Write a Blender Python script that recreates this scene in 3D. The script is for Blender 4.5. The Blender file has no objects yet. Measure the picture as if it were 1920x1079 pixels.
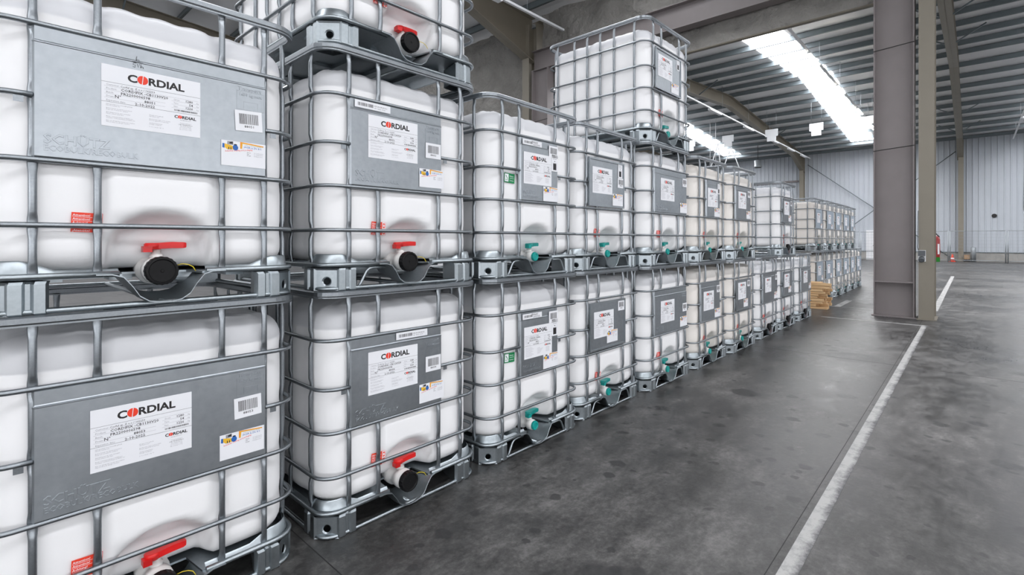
import bpy, bmesh, math, random
from mathutils import Vector, noise
random.seed(7)
sc = bpy.context.scene
COL = sc.collection
PI = math.pi

# ------------------------------------------------------------------ camera, world, exposure
cam_d = bpy.data.cameras.new('camera')
cam = bpy.data.objects.new('camera', cam_d)
COL.objects.link(cam)
cam.location = (-2.047, -2.184, 1.405)
cam.rotation_euler = (PI / 2, 0, -math.atan2(.7364, .6766))
cam_d.sensor_fit = 'HORIZONTAL'
cam_d.sensor_width = 36.0
cam_d.lens = 938.0 / 1920 * 36
cam_d.shift_y = -88.5 / 1920
cam_d.clip_start = .05
cam_d.clip_end = 300
sc.camera = cam

world = bpy.data.worlds.new('world')
sc.world = world
world.use_nodes = True
world.node_tree.nodes['Background'].inputs[0].default_value = (.75, .85, 1, 1)
world.node_tree.nodes['Background'].inputs[1].default_value = 1.0

sc.view_settings.view_transform = 'Standard'
sc.view_settings.look = 'None'
sc.view_settings.gamma = 1
sc.view_settings.use_curve_mapping = False
sc.view_settings.exposure = 0.2
sc.cycles.use_denoising = True
sc.cycles.max_bounces = 6
sc.cycles.diffuse_bounces = 4
sc.cycles.glossy_bounces = 3
sc.cycles.transmission_bounces = 4
sc.cycles.use_adaptive_sampling = True
sc.cycles.adaptive_threshold = .06
sc.cycles.sample_clamp_indirect = 6

FILL_WINDOW = 2.7         # emission of the added, unseen fill-light bands behind the camera
ADDED_SKY_NEAR = 9.5      # emission of skylight strips added out of view to light the near hall
SKY_FAR = 15.0       # emission of the far hall's skylights
LAMP = 40.0          # emission of the lit tubes

# ------------------------------------------------------------------ materials
def nodes_of(name):
    m = bpy.data.materials.new(name)
    m.use_nodes = True
    nt = m.node_tree
    return m, nt, nt.nodes['Principled BSDF']

def N(nt, kind, **kw):
    n = nt.nodes.new(kind)
    for k, v in kw.items():
        if k in n.inputs:
            n.inputs[k].default_value = v
        else:
            setattr(n, k, v)
    return n

def plain(name, col, rough=.5, metal=0.0, spec=.5, bump=0, bscale=60, var=0.0, vscale=6):
    m, nt, b = nodes_of(name)
    b.inputs['Base Color'].default_value = (*col, 1)
    b.inputs['Roughness'].default_value = rough
    b.inputs['Metallic'].default_value = metal
    b.inputs['Specular IOR Level'].default_value = spec
    tc = N(nt, 'ShaderNodeTexCoord')
    if var:
        t = N(nt, 'ShaderNodeTexNoise', Scale=vscale, Detail=5.0)
        nt.links.new(tc.outputs['Object'], t.inputs['Vector'])
        mx = N(nt, 'ShaderNodeMix', data_type='RGBA')
        mx.inputs['A'].default_value = (*[c * (1 - var) for c in col], 1)
        mx.inputs['B'].default_value = (*[min(1, c * (1 + var)) for c in col], 1)
        nt.links.new(t.outputs['Fac'], mx.inputs['Factor'])
        nt.links.new(mx.outputs['Result'], b.inputs['Base Color'])
    if bump:
        t = N(nt, 'ShaderNodeTexNoise', Scale=bscale, Detail=4.0)
        nt.links.new(tc.outputs['Object'], t.inputs['Vector'])
        bp = N(nt, 'ShaderNodeBump', Strength=bump, Distance=.01 if bscale > 10 else .12)
        nt.links.new(t.outputs['Fac'], bp.inputs['Height'])
        nt.links.new(bp.outputs['Normal'], b.inputs['Normal'])
    return m

def emit(name, col, s):
    m, nt, b = nodes_of(name)
    b.inputs['Base Color'].default_value = (.8, .8, .8, 1)
    b.inputs['Emission Color'].default_value = (*col, 1)
    b.inputs['Emission Strength'].default_value = s
    return m

def galvanised(name, col, rough, streak=.25, scale=9.0, metal=1.0):
    m, nt, b = nodes_of(name)
    tc = N(nt, 'ShaderNodeTexCoord')
    oi = N(nt, 'ShaderNodeObjectInfo')
    ad = N(nt, 'ShaderNodeVectorMath', operation='ADD')
    nt.links.new(tc.outputs['Object'], ad.inputs[0])
    nt.links.new(oi.outputs['Location'], ad.inputs[1])
    t = N(nt, 'ShaderNodeTexNoise', Scale=scale, Detail=6.0, Roughness=.65)
    nt.links.new(ad.outputs[0], t.inputs['Vector'])
    v = N(nt, 'ShaderNodeTexNoise', Scale=scale * 12, Detail=3.0)
    nt.links.new(ad.outputs[0], v.inputs['Vector'])
    mx = N(nt, 'ShaderNodeMix', data_type='RGBA')
    mx.inputs['A'].default_value = (*[c * (1 - streak) for c in col], 1)
    mx.inputs['B'].default_value = (*[min(1, c * (1 + streak)) for c in col], 1)
    nt.links.new(t.outputs['Fac'], mx.inputs['Factor'])
    mx2 = N(nt, 'ShaderNodeMix', data_type='RGBA')
    mx2.inputs['Factor'].default_value = .10
    nt.links.new(mx.outputs['Result'], mx2.inputs['A'])
    nt.links.new(v.outputs['Fac'], mx2.inputs['B'])
    hs = N(nt, 'ShaderNodeHueSaturation', Saturation=1.0)
    nt.links.new(mx2.outputs['Result'], hs.inputs['Color'])
    nt.links.new(hs.outputs['Color'], b.inputs['Base Color'])
    mr = N(nt, 'ShaderNodeMapRange')
    mr.inputs['To Min'].default_value = rough - .1
    mr.inputs['To Max'].default_value = rough + .14
    nt.links.new(t.outputs['Fac'], mr.inputs['Value'])
    nt.links.new(mr.outputs['Result'], b.inputs['Roughness'])
    b.inputs['Metallic'].default_value = metal
    return m

def tank_mat(name, full, empty):
    """HDPE: opaque where the contents stand behind it, translucent above the fill level."""
    m, nt, b = nodes_of(name)
    tc = N(nt, 'ShaderNodeTexCoord')
    sp = N(nt, 'ShaderNodeSeparateXYZ')
    nt.links.new(tc.outputs['Object'], sp.inputs[0])
    mr = N(nt, 'ShaderNodeMapRange')
    mr.inputs['From Min'].default_value = .972
    mr.inputs['From Max'].default_value = .982
    nt.links.new(sp.outputs['Z'], mr.inputs['Value'])
    t = N(nt, 'ShaderNodeTexNoise', Scale=2.5, Detail=3.0)
    nt.links.new(tc.outputs['Object'], t.inputs['Vector'])
    mx = N(nt, 'ShaderNodeMix', data_type='RGBA')
    mx.inputs['A'].default_value = (*[c * .97 for c in full], 1)
    mx.inputs['B'].default_value = (*full, 1)
    nt.links.new(t.outputs['Fac'], mx.inputs['Factor'])
    nt.links.new(mx.outputs['Result'], b.inputs['Base Color'])
    b.inputs['Roughness'].default_value = .42
    b.inputs['Specular IOR Level'].default_value = .35
    tr = N(nt, 'ShaderNodeBsdfTranslucent')
    tr.inputs['Color'].default_value = (*empty, 1)
    b2 = N(nt, 'ShaderNodeBsdfPrincipled')
    b2.inputs['Base Color'].default_value = (*empty, 1)
    b2.inputs['Roughness'].default_value = .4
    ms = N(nt, 'ShaderNodeMixShader')
    ms.inputs[0].default_value = .42
    nt.links.new(b2.outputs[0], ms.inputs[1])
    nt.links.new(tr.outputs[0], ms.inputs[2])
    m2 = N(nt, 'ShaderNodeMixShader')
    nt.links.new(mr.outputs['Result'], m2.inputs[0])
    nt.links.new(b.outputs[0], m2.inputs[1])
    nt.links.new(ms.outputs[0], m2.inputs[2])
    nt.links.new(m2.outputs[0], nt.nodes['Material Output'].inputs['Surface'])
    return m

def floor_mat():
    m, nt, b = nodes_of('concrete_floor')
    tc = N(nt, 'ShaderNodeTexCoord')
    L = nt.links.new
    def noise_t(scale, detail=6.0, rough=.6, stretch=None):
        t = N(nt, 'ShaderNodeTexNoise', Scale=scale, Detail=detail, Roughness=rough)
        if stretch:
            mp = N(nt, 'ShaderNodeMapping')
            mp.inputs['Scale'].default_value = stretch
            mp.inputs['Rotation'].default_value = (0, 0, .35)
            L(tc.outputs['Object'], mp.inputs['Vector'])
            L(mp.outputs[0], t.inputs['Vector'])
        else:
            L(tc.outputs['Object'], t.inputs['Vector'])
        return t
    big = noise_t(.5, 6.0, .6)
    mid = noise_t(3.0, 10.0, .72, (1, 1.8, 1))
    fine = noise_t(30, 8.0, .8)
    def wsum(parts):
        prev = None
        for t, w in parts:
            q = N(nt, 'ShaderNodeMath', operation='MULTIPLY_ADD')
            L(t.outputs['Fac'], q.inputs[0]); q.inputs[1].default_value = w; q.inputs[2].default_value = 0
            if prev is not None:
                L(prev, q.inputs[2])
            prev = q.outputs[0]
        return prev
    tot = wsum(((big, .36), (mid, .46), (fine, .30)))
    r1 = N(nt, 'ShaderNodeValToRGB')
    cr = r1.color_ramp
    cr.elements[0].position = .455; cr.elements[0].color = (.018, .0178, .0175, 1)
    cr.elements[1].position = .70; cr.elements[1].color = (.198, .193, .188, 1)
    e_ = cr.elements.new(.535); e_.color = (.040, .0393, .0383, 1)
    e_ = cr.elements.new(.60); e_.color = (.087, .0853, .083, 1)
    L(tot, r1.inputs['Fac'])
    mf = r1
    hs = N(nt, 'ShaderNodeHueSaturation', Saturation=1.0)
    L(mf.outputs['Color'], hs.inputs['Color'])
    # oil spots: warped voronoi cells, only some of them
    wp = N(nt, 'ShaderNodeTexNoise', Scale=9.0, Detail=3.0)
    L(tc.outputs['Object'], wp.inputs['Vector'])
    sc_ = N(nt, 'ShaderNodeVectorMath', operation='SCALE'); sc_.inputs['Scale'].default_value = .10
    L(wp.outputs['Color'], sc_.inputs[0])
    av = N(nt, 'ShaderNodeVectorMath', operation='ADD')
    L(tc.outputs['Object'], av.inputs[0]); L(sc_.outputs[0], av.inputs[1])
    prev = hs.outputs['Color']
    for scale, size, thr, dark in ((4.6, .15, .5, .75), (2.0, .15, .55, .7), (9.0, .16, .55, .65), (1.1, .2, .6, .5)):
        vo = N(nt, 'ShaderNodeTexVoronoi', Scale=scale)
        L(av.outputs[0], vo.inputs['Vector'])
        sx = N(nt, 'ShaderNodeSeparateColor')
        L(vo.outputs['Color'], sx.inputs[0])
        gate = N(nt, 'ShaderNodeMath', operation='GREATER_THAN'); gate.inputs[1].default_value = thr
        L(sx.outputs[0], gate.inputs[0])
        rad = N(nt, 'ShaderNodeMath', operation='MULTIPLY_ADD')
        L(sx.outputs[1], rad.inputs[0]); rad.inputs[1].default_value = size * 1.6; rad.inputs[2].default_value = size * .5
        lt = N(nt, 'ShaderNodeMapRange')
        L(vo.outputs['Distance'], lt.inputs['Value'])
        L(rad.outputs[0], lt.inputs['From Max'])
        rm = N(nt, 'ShaderNodeMath', operation='MULTIPLY'); rm.inputs[1].default_value = .75
        L(rad.outputs[0], rm.inputs[0]); L(rm.outputs[0], lt.inputs['From Min'])
        lt.inputs['To Min'].default_value = 1; lt.inputs['To Max'].default_value = 0
        g2 = N(nt, 'ShaderNodeMath', operation='MULTIPLY')
        L(lt.outputs[0], g2.inputs[0]); L(gate.outputs[0], g2.inputs[1])
        g3 = N(nt, 'ShaderNodeMath', operation='MULTIPLY'); g3.inputs[1].default_value = dark
        L(g2.outputs[0], g3.inputs[0])
        mm = N(nt, 'ShaderNodeMix', data_type='RGBA')
        L(g3.outputs[0], mm.inputs['Factor'])
        L(prev, mm.inputs['A']); mm.inputs['B'].default_value = (.02, .02, .021, 1)
        prev = mm.outputs['Result']
    # pale scuffs
    scf = noise_t(5.0, 9.0, .8, (.5, 2.2, 1))
    rs = N(nt, 'ShaderNodeMapRange'); rs.inputs['From Min'].default_value = .66; rs.inputs['From Max'].default_value = .82
    rs.inputs['To Max'].default_value = .38
    L(scf.outputs['Fac'], rs.inputs['Value'])
    ms = N(nt, 'ShaderNodeMix', data_type='RGBA')
    L(rs.outputs[0], ms.inputs['Factor']); L(prev, ms.inputs['A']); ms.inputs['B'].default_value = (.2, .2, .205, 1)
    L(ms.outputs['Result'], b.inputs['Base Color'])
    rr = N(nt, 'ShaderNodeMapRange'); rr.inputs['To Min'].default_value = .26; rr.inputs['To Max'].default_value = .56
    rr.inputs['From Min'].default_value = .45; rr.inputs['From Max'].default_value = .68
    L(tot, rr.inputs['Value'])
    L(rr.outputs[0], b.inputs['Roughness'])
    b.inputs['Specular IOR Level'].default_value = .5
    bp = N(nt, 'ShaderNodeBump', Strength=.2, Distance=.01)
    L(fine.outputs['Fac'], bp.inputs['Height'])
    L(bp.outputs['Normal'], b.inputs['Normal'])
    return m

def worn_paint(edge=False):
    m, nt, b = nodes_of('worn_white_paint')
    tc = N(nt, 'ShaderNodeTexCoord')
    t = N(nt, 'ShaderNodeTexNoise', Scale=7.0, Detail=9.0, Roughness=.8)
    nt.links.new(tc.outputs['Object'], t.inputs['Vector'])
    r = N(nt, 'ShaderNodeValToRGB')
    r.color_ramp.elements[0].position = .30
    r.color_ramp.elements[0].color = (.10, .10, .105, 1)
    r.color_ramp.elements[1].position = .56
    r.color_ramp.elements[1].color = (.43, .43, .42, 1)
    fac = t.outputs['Fac']
    if edge:                                   # the aisle-side edge is scuffed away by wheels
        sp = N(nt, 'ShaderNodeSeparateXYZ'); nt.links.new(tc.outputs['Object'], sp.inputs[0])
        mr = N(nt, 'ShaderNodeMapRange'); mr.inputs['From Min'].default_value = -1.655; mr.inputs['From Max'].default_value = -1.615
        mr.inputs['To Min'].default_value = -.22; mr.inputs['To Max'].default_value = .04
        nt.links.new(sp.outputs['Y'], mr.inputs['Value'])
        ad = N(nt, 'ShaderNodeMath', operation='ADD')
        nt.links.new(fac, ad.inputs[0]); nt.links.new(mr.outputs['Result'], ad.inputs[1]); fac = ad.outputs[0]
    nt.links.new(fac, r.inputs['Fac'])
    nt.links.new(r.outputs['Color'], b.inputs['Base Color'])
    b.inputs['Roughness'].default_value = .6
    return m

def wood_mat():
    m, nt, b = nodes_of('sawn_pine')
    tc = N(nt, 'ShaderNodeTexCoord')
    mp = N(nt, 'ShaderNodeMapping'); mp.inputs['Scale'].default_value = (18, 1.2, 18)
    nt.links.new(tc.outputs['Object'], mp.inputs['Vector'])
    t = N(nt, 'ShaderNodeTexNoise', Scale=2.0, Detail=6.0)
    nt.links.new(mp.outputs[0], t.inputs['Vector'])
    r = N(nt, 'ShaderNodeValToRGB')
    r.color_ramp.elements[0].position = .3
    r.color_ramp.elements[0].color = (.50, .29, .13, 1)
    r.color_ramp.elements[1].position = .7
    r.color_ramp.elements[1].color = (.78, .56, .32, 1)
    nt.links.new(t.outputs['Fac'], r.inputs['Fac'])
    nt.links.new(r.outputs['Color'], b.inputs['Base Color'])
    b.inputs['Roughness'].default_value = .7
    return m

M = {
    'floor': floor_mat(), 'paint': worn_paint(), 'paint_long': worn_paint(True), 'wood': wood_mat(),
    'tank_white': tank_mat('polyethylene_white', (.90, .90, .905), (.90, .91, .935)),
    'tank_cream': tank_mat('polyethylene_cream', (.87, .83, .78), (.89, .86, .82)),
    'tube': galvanised('galvanised_tube', (.275, .302, .325), .34, .18, 14),
    'foot': galvanised('galvanised_pressed_sheet', (.36, .405, .43), .34, .22, 7),
    'plate': galvanised('galvanised_plate', (.36, .392, .42), .36, .24, 3.0),
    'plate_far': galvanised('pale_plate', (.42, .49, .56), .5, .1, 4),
    'red': plain('red_plastic', (.70, .012, .012), .35),
    'teal': plain('teal_plastic', (.0, .30, .27), .35),
    'black': plain('black_plastic', (.006, .006, .0065), .5, spec=.22),
    'clearwhite': plain('milky_plastic', (.75, .74, .72), .35),
    'paper': plain('white_paper', (.82, .83, .86), .6),
    'ink': plain('black_ink', (.015, .013, .014), .55),
    'grey_ink': plain('grey_ink', (.30, .30, .32), .6),
    'faint_ink': plain('faint_ink', (.55, .55, .58), .6),
    'red_ink': plain('red_ink', (.82, .045, .015), .5),
    'orange_ink': plain('orange_ink', (.85, .30, .02), .5),
    'yellow_ink': plain('yellow_ink', (.80, .47, .03), .5),
    'blue_ink': plain('blue_ink', (.02, .13, .45), .5),
    'green_ink': plain('green_ink', (.0, .23, .07), .5),
    'wire_yellow': plain('yellow_wire', (.75, .6, .03), .4),
    'mauve': plain('mauve_grey_steel_paint', (.235, .21, .21), .5, var=.12, vscale=2.5),
    'tan': plain('tan_steel_paint', (.235, .213, .172), .5, var=.1, vscale=2),
    'shaded_tan': plain('shaded_tan_steel_paint', (.165, .145, .11), .5, var=.1, vscale=2),  # tan paint with the shade of webs and rafters put into its colour
    'purlin': plain('grey_purlin_steel', (.17, .20, .215), .5, metal=.3, var=.15, vscale=2),
    'roof': plain('white_roof_lining', (.80, .81, .83), .6, var=.06, vscale=1.5),
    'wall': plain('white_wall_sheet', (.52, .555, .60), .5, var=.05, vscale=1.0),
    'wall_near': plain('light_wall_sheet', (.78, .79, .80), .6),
    'plinth': plain('concrete_plinth', (.36, .35, .33), .8, var=.15, vscale=3),
    'fabric': plain('grey_insulation_fabric', (.29, .28, .262), .75, bump=1.0, bscale=5, var=.4, vscale=1.6),
    'white_sheet': plain('white_sheet_metal', (.82, .84, .86), .5),
    'galv_dull': plain('dull_galvanised', (.38, .41, .43), .45, metal=.6),
    'dark': plain('dark_rubber', (.02, .02, .02), .7),
    'grey_plastic': plain('grey_socket_plastic', (.10, .11, .12), .5),
    'ext_red': plain('extinguisher_red', (.30, .012, .014), .3),
    'green': plain('green_sign', (.01, .27, .02), .5),
    'cone': plain('cone_orange', (.85, .09, .05), .5),
    'card': plain('cardboard', (.38, .25, .15), .8),
    'added_sky_near': emit('added_skylight_near', (.965, .968, 1.0), ADDED_SKY_NEAR),
    'sky_far': emit('skylight_far', (.965, .968, 1.0), SKY_FAR),
    'fill_glow': emit('fill_window_glow', (.965, .968, 1.0), FILL_WINDOW),  # glow of the added fill bands behind the camera
    'lamp': emit('lamp_tube', (1, .93, .80), LAMP),
}

# ------------------------------------------------------------------ mesh helpers
class MB:
    def __init__(s):
        s.v = []; s.f = []; s.m = []; s.sm = []
    def add(s, verts, faces, m=0, smooth=False):
        o = len(s.v)
        s.v += [tuple(p) for p in verts]
        for f in faces:
            s.f.append(tuple(i + o for i in f)); s.m.append(m); s.sm.append(smooth)
        return s
    def box(s, x0, x1, y0, y1, z0, z1, m=0):
        v = [(x, y, z) for z in (z0, z1) for y in (y0, y1) for x in (x0, x1)]
        return s.add(v, [(0, 2, 3, 1), (4, 5, 7, 6), (0, 1, 5, 4), (2, 6, 7, 3), (0, 4, 6, 2), (1, 3, 7, 5)], m)
    def bar(s, a, b, w, h, up=(0, 0, 1), m=0):
        """rectangular bar from a to b, w across, h along up"""
        a = Vector(a); b = Vector(b); d = (b - a).normalized(); u = Vector(up)
        r = d.cross(u).normalized(); u = r.cross(d).normalized()
        v = []
        for p in (a, b):
            for i, j in ((-1, -1), (1, -1), (1, 1), (-1, 1)):
                v.append(p + r * (i * w / 2) + u * (j * h / 2))
        return s.add(v, [(3, 2, 1, 0), (4, 5, 6, 7), (0, 1, 5, 4), (1, 2, 6, 5), (2, 3, 7, 6), (3, 0, 4, 7)], m)
    def tube(s, pts, r, n=8, closed=False, m=0, caps=True):
        pts = [Vector(p) for p in pts]; k = len(pts)
        v = []
        for i, p in enumerate(pts):
            a = pts[i - 1] if (i > 0 or closed) else p
            b = pts[(i + 1) % k] if (i < k - 1 or closed) else p
            t = (b - a).normalized()
            u = Vector((0, 0, 1)) if abs(t.z) < .9 else Vector((0, 1, 0))
            x = t.cross(u).normalized(); y = x.cross(t).normalized()
            for j in range(n):
                q = 2 * PI * j / n
                v.append(p + x * (r * math.cos(q)) + y * (r * math.sin(q)))
        f = []
        for i in range(k if closed else k - 1):
            for j in range(n):
                a = i * n + j; b = i * n + (j + 1) % n
                c = ((i + 1) % k) * n + (j + 1) % n; d = ((i + 1) % k) * n + j
                f.append((a, b, c, d))
        s.add(v, f, m, True)
        if caps and not closed:
            o = len(s.v) - len(v)
            s.f.append(tuple(o + j for j in range(n))[::-1]); s.m.append(m); s.sm.append(False)
            s.f.append(tuple(o + (k - 1) * n + j for j in range(n))); s.m.append(m); s.sm.append(False)
        return s
    def lathe(s, o, axis, prof, n=20, m=0, smooth=True):
        o = Vector(o); ax = Vector(axis).normalized()
        u = Vector((0, 0, 1)) if abs(ax.z) < .9 else Vector((1, 0, 0))
        x = ax.cross(u).normalized(); y = ax.cross(x)
        v = []
        for (d, r) in prof:
            for j in range(n):
                q = 2 * PI * j / n
                v.append(o + ax * d + x * (r * math.cos(q)) + y * (r * math.sin(q)))
        f = [(i * n + j, i * n + (j + 1) % n, (i + 1) * n + (j + 1) % n, (i + 1) * n + j)
             for i in range(len(prof) - 1) for j in range(n)]
        s.add(v, f, m, smooth)
        o2 = len(s.v) - len(v)
        s.f.append(tuple(o2 + j for j in range(n))[::-1]); s.m.append(m); s.sm.append(False)
        s.f.append(tuple(o2 + (len(prof) - 1) * n + j for j in range(n))); s.m.append(m); s.sm.append(False)
        return s
    def sweep(s, path, prof, closed=False, m=0, smooth=False):
        """path: (x,y,z,nx,ny) with outward normal; prof: closed list of (out,up)"""
        v = []; k = len(path); n = len(prof)
        for (x, y, z, nx, ny) in path:
            for (o, u) in prof:
                v.append((x + nx * o, y + ny * o, z + u))
        f = []
        for i in range(k if closed else k - 1):
            for j in range(n):
                f.append((i * n + j, i * n + (j + 1) % n, ((i + 1) % k) * n + (j + 1) % n, ((i + 1) % k) * n + j))
        s.add(v, f, m, smooth)
        if not closed:
            o = len(s.v) - len(v)
            s.f.append(tuple(o + j for j in range(n))[::-1]); s.m.append(m); s.sm.append(False)
            s.f.append(tuple(o + (k - 1) * n + j for j in range(n))); s.m.append(m); s.sm.append(False)
        return s
    def mesh(s, name, mats, fix=True):
        me = bpy.data.meshes.new(name)
        me.from_pydata(s.v, [], s.f)
        for m in mats:
            me.materials.append(m)
        me.polygons.foreach_set('material_index', s.m)
        me.polygons.foreach_set('use_smooth', s.sm)
        if fix:
            bm = bmesh.new(); bm.from_mesh(me)
            bmesh.ops.recalc_face_normals(bm, faces=bm.faces)
            bm.to_mesh(me); bm.free()
        me.update()
        return me
    def build(s, name, mats, parent=None, loc=None, fix=True):
        if not isinstance(mats, (list, tuple)):
            mats = [mats]
        return put(name, s.mesh(name, mats, fix), parent, loc)

def put(name, mesh, parent=None, loc=None, rot=None):
    o = bpy.data.objects.new(name, mesh)
    COL.objects.link(o)
    if parent is not None:
        o.parent = parent
    if loc is not None:
        o.location = loc
    if rot is not None:
        o.rotation_euler = rot
    return o

def tag(o, label, cat, group=None):
    o['label'] = label; o['category'] = cat
    if group:
        o['group'] = group
    return o

def struct(o):
    o['kind'] = 'structure'
    return o

def empty(name, loc, rz=0.0):
    o = bpy.data.objects.new(name, None)
    o.empty_display_size = .2
    COL.objects.link(o)
    o.location = loc
    o.rotation_euler = (0, 0, rz)
    return o

_text = {}
def text_geo(s, bold=0.0, res=2):
    k = (s, bold, res)
    if k in _text:
        return _text[k]
    cu = bpy.data.curves.new('t', 'FONT')
    cu.body = s; cu.size = 1; cu.offset = bold; cu.resolution_u = res; cu.fill_mode = 'FRONT'
    ob = bpy.data.objects.new('t', cu)
    me = bpy.data.meshes.new_from_object(ob)
    v = [(p.co.x, p.co.y) for p in me.vertices]
    f = [tuple(p.vertices) for p in me.polygons]
    w = max([p[0] for p in v], default=0)
    bpy.data.objects.remove(ob); bpy.data.curves.remove(cu); bpy.data.meshes.remove(me)
    _text[k] = (v, f, w)
    return _text[k]

class Flat:
    """print on a sheet that faces -y; coordinates (x right, z up), layers step outwards"""
    def __init__(s, w, h, m=0, thick=.0005):
        s.mb = MB()
        s.mb.box(0, w, -thick, 0, 0, h, m)
        s.w = w; s.h = h; s.t = thick
    def y(s, layer):
        return -s.t - .00025 * layer
    def rect(s, x0, x1, z0, z1, m, layer=1):
        y = s.y(layer)
        s.mb.add([(x0, y, z0), (x1, y, z0), (x1, y, z1), (x0, y, z1)], [(0, 1, 2, 3)], m)
    def poly(s, pts, m, layer=1):
        y = s.y(layer)
        s.mb.add([(a, y, b) for a, b in pts], [tuple(range(len(pts)))], m)
    def disc(s, x, z, rx, rz, m, layer=1, a0=0, a1=2 * PI, n=20, tilt=0.0):
        pts = [(x + rx * math.cos(a0 + (a1 - a0) * i / n) + tilt * rz * math.sin(a0 + (a1 - a0) * i / n),
                z + rz * math.sin(a0 + (a1 - a0) * i / n)) for i in range(n if a1 - a0 >= 2 * PI - .01 else n + 1)]
        s.poly(pts, m, layer)
    def text(s, t, x, z, size, m, bold=0.0, sx=1.0, align='L', layer=1, res=2, slope=0.0):
        v, f, w = text_geo(t, bold, res)
        if align == 'R':
            x -= w * size * sx
        elif align == 'C':
            x -= w * size * sx / 2
        y = s.y(layer)
        s.mb.add([(x + a * size * sx, y, z + b * size + a * size * slope) for a, b in v], f, m)
        return w * size * sx
    def bars(s, x0, x1, z0, z1, m, seed, n=34, layer=1):
        r = random.Random(seed); x = x0; st = (x1 - x0) / (n * 2.2)
        while x < x1:
            w = st * r.choice((.8, .8, 1.5, 2.2)); s.rect(x, min(x + w, x1), z0, z1, m, layer)
            x += w + st * r.choice((.8, 1, 1.7))

# ------------------------------------------------------------------ the setting
XD = 9.75            # plane that divides the two halls
XF = 43.3            # far wall
YA, YB = -20.0, 27.0
XN = -15.0           # wall behind the camera's left
EAVE = 8.15
def roof_z(x):
    if x < XD:
        return EAVE + .075 * min(XD - x, x - XN + .0)
    return EAVE + .075 * min(x - XD, XF - x)

b = MB(); b.box(XN, XF, YA, YB, -.3, 0)
fl = struct(b.build('floor', M['floor']))
# floor joints: narrow dark strips of sealant a hair proud of the slab
def joint(x0, x1, y0, y1):
    q = MB(); q.box(x0, x1, y0, y1, -.002, .0006)
    return q.build('floor_joint', M['dark'], fl)
joint(-.988, -.983, YA, YB); joint(XN, XF, -1.545, -1.5415); joint(5.012, 5.016, YA, YB)

ceil = MB()
for (xa, xb) in ((XN, (XN + XD) / 2), ((XN + XD) / 2, XD), (XD, (XD + XF) / 2), ((XD + XF) / 2, XF)):
    za, zb = roof_z(xa) + .26, roof_z(xb) + .26
    ceil.add([(xa, YA, za), (xb, YA, zb), (xb, YB, zb), (xa, YB, za),
              (xa, YA, za + .1), (xb, YA, zb + .1), (xb, YB, zb + .1), (xa, YB, za + .1)],
             [(0, 1, 2, 3), (4, 7, 6, 5), (0, 4, 5, 1), (2, 6, 7, 3), (1, 5, 6, 2), (0, 3, 7, 4)])
ceiling = struct(ceil.build('ceiling', M['roof'], fix=False))
# purlins: Z sections along Y
def z_section(x, z, y0, y1, h=.22, fl_=.075, t=.012):
    q = MB()
    q.box(x - t / 2, x + t / 2, y0, y1, z, z + h)
    q.box(x - fl_, x + t / 2, y0, y1, z, z + t)
    q.box(x - t / 2, x + fl_, y0, y1, z + h - t, z + h)
    return q
x = XD + .9
while x < XF - .2:
    z_section(x, roof_z(x) + .015, YA, YB).build('purlin', M['purlin'], ceiling)
    x += 1.62
x = XD - .55
while x > XN:
    z_section(x, roof_z(x) + .015, YA, YB).build('purlin', M['purlin'], ceiling)
    x -= 1.62
# skylight strips, one for each bay, following the slope just below the lining
def skylight(xa, xb, y0, y1, mat):
    q = MB()
    za, zb = roof_z(xa) + .25, roof_z(xb) + .25
    q.add([(xa, y0, za), (xb, y0, zb), (xb, y1, zb), (xa, y1, za)], [(0, 3, 2, 1)])
    return q.build('skylight_panel', mat, ceiling, fix=False)
MIDF = (XD + XF) / 2; MIDN = (XN + XD) / 2
for y0 in (-15.6, -6.3, 2.85, 11.9, 20.9):
    skylight(XD + 1.0, MIDF, y0, y0 + 1.4, M['sky_far'])
    skylight(MIDF, XF - 2.0, y0, y0 + 1.4, M['sky_far'])
    skylight(XN + 1, MIDN, y0, y0 + 1.4, M['added_sky_near'])  # near hall strips are added to light that hall
    skylight(MIDN, XD - 1.5, y0, y0 + 1.4, M['added_sky_near'])

# walls
def corrugated(name, x, y0, y1, z0, z1, pitch=.3, depth=.035, mat='wall', side=-1):
    q = MB(); prof = []
    y = y0
    while y < y1:
        for dy, d in ((0, 0), (.03, depth), (.07, depth), (.10, 0)):
            if y + dy <= y1:
                prof.append((y + dy, d))
        y += pitch
    prof.append((y1, 0))
    v = []
    for (yy, d) in prof:
        v.append((x + side * d, yy, z0)); v.append((x + side * d, yy, z1))
    f = [(2 * i, 2 * i + 2, 2 * i + 3, 2 * i + 1) for i in range(len(prof) - 1)]
    q.add(v, f)
    q.box(x + .02, x + .15, y0, y1, z0, z1)
    return struct(q.build(name, M[mat], fix=False))
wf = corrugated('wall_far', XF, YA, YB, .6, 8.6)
q = MB(); q.box(XF - .06, XF + .15, YA, YB, 0, .6); struct(q.build('baseboard_far', M['plinth']))
q = MB(); q.box(XF - .09, XF - .001, YA, YB, .58, .63); struct(q.build('trim_1', M['purlin']))
q = MB(); q.box(XF - .12, XF - .04, 8.1, YB, 6.1, 6.24); struct(q.build('trim_2', M['mauve']))
q = MB(); q.box(XN, XF, YB, YB + .2, 0, 10); struct(q.build('wall_back', M['wall_near']))
q = MB(); q.box(XN, XF, YA - .2, YA, 0, 10); struct(q.build('wall_front', M['wall_near']))
q = MB(); q.box(XN - .2, XN, YA, YB, 0, 10); struct(q.build('wall_left', M['wall_near']))

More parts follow.
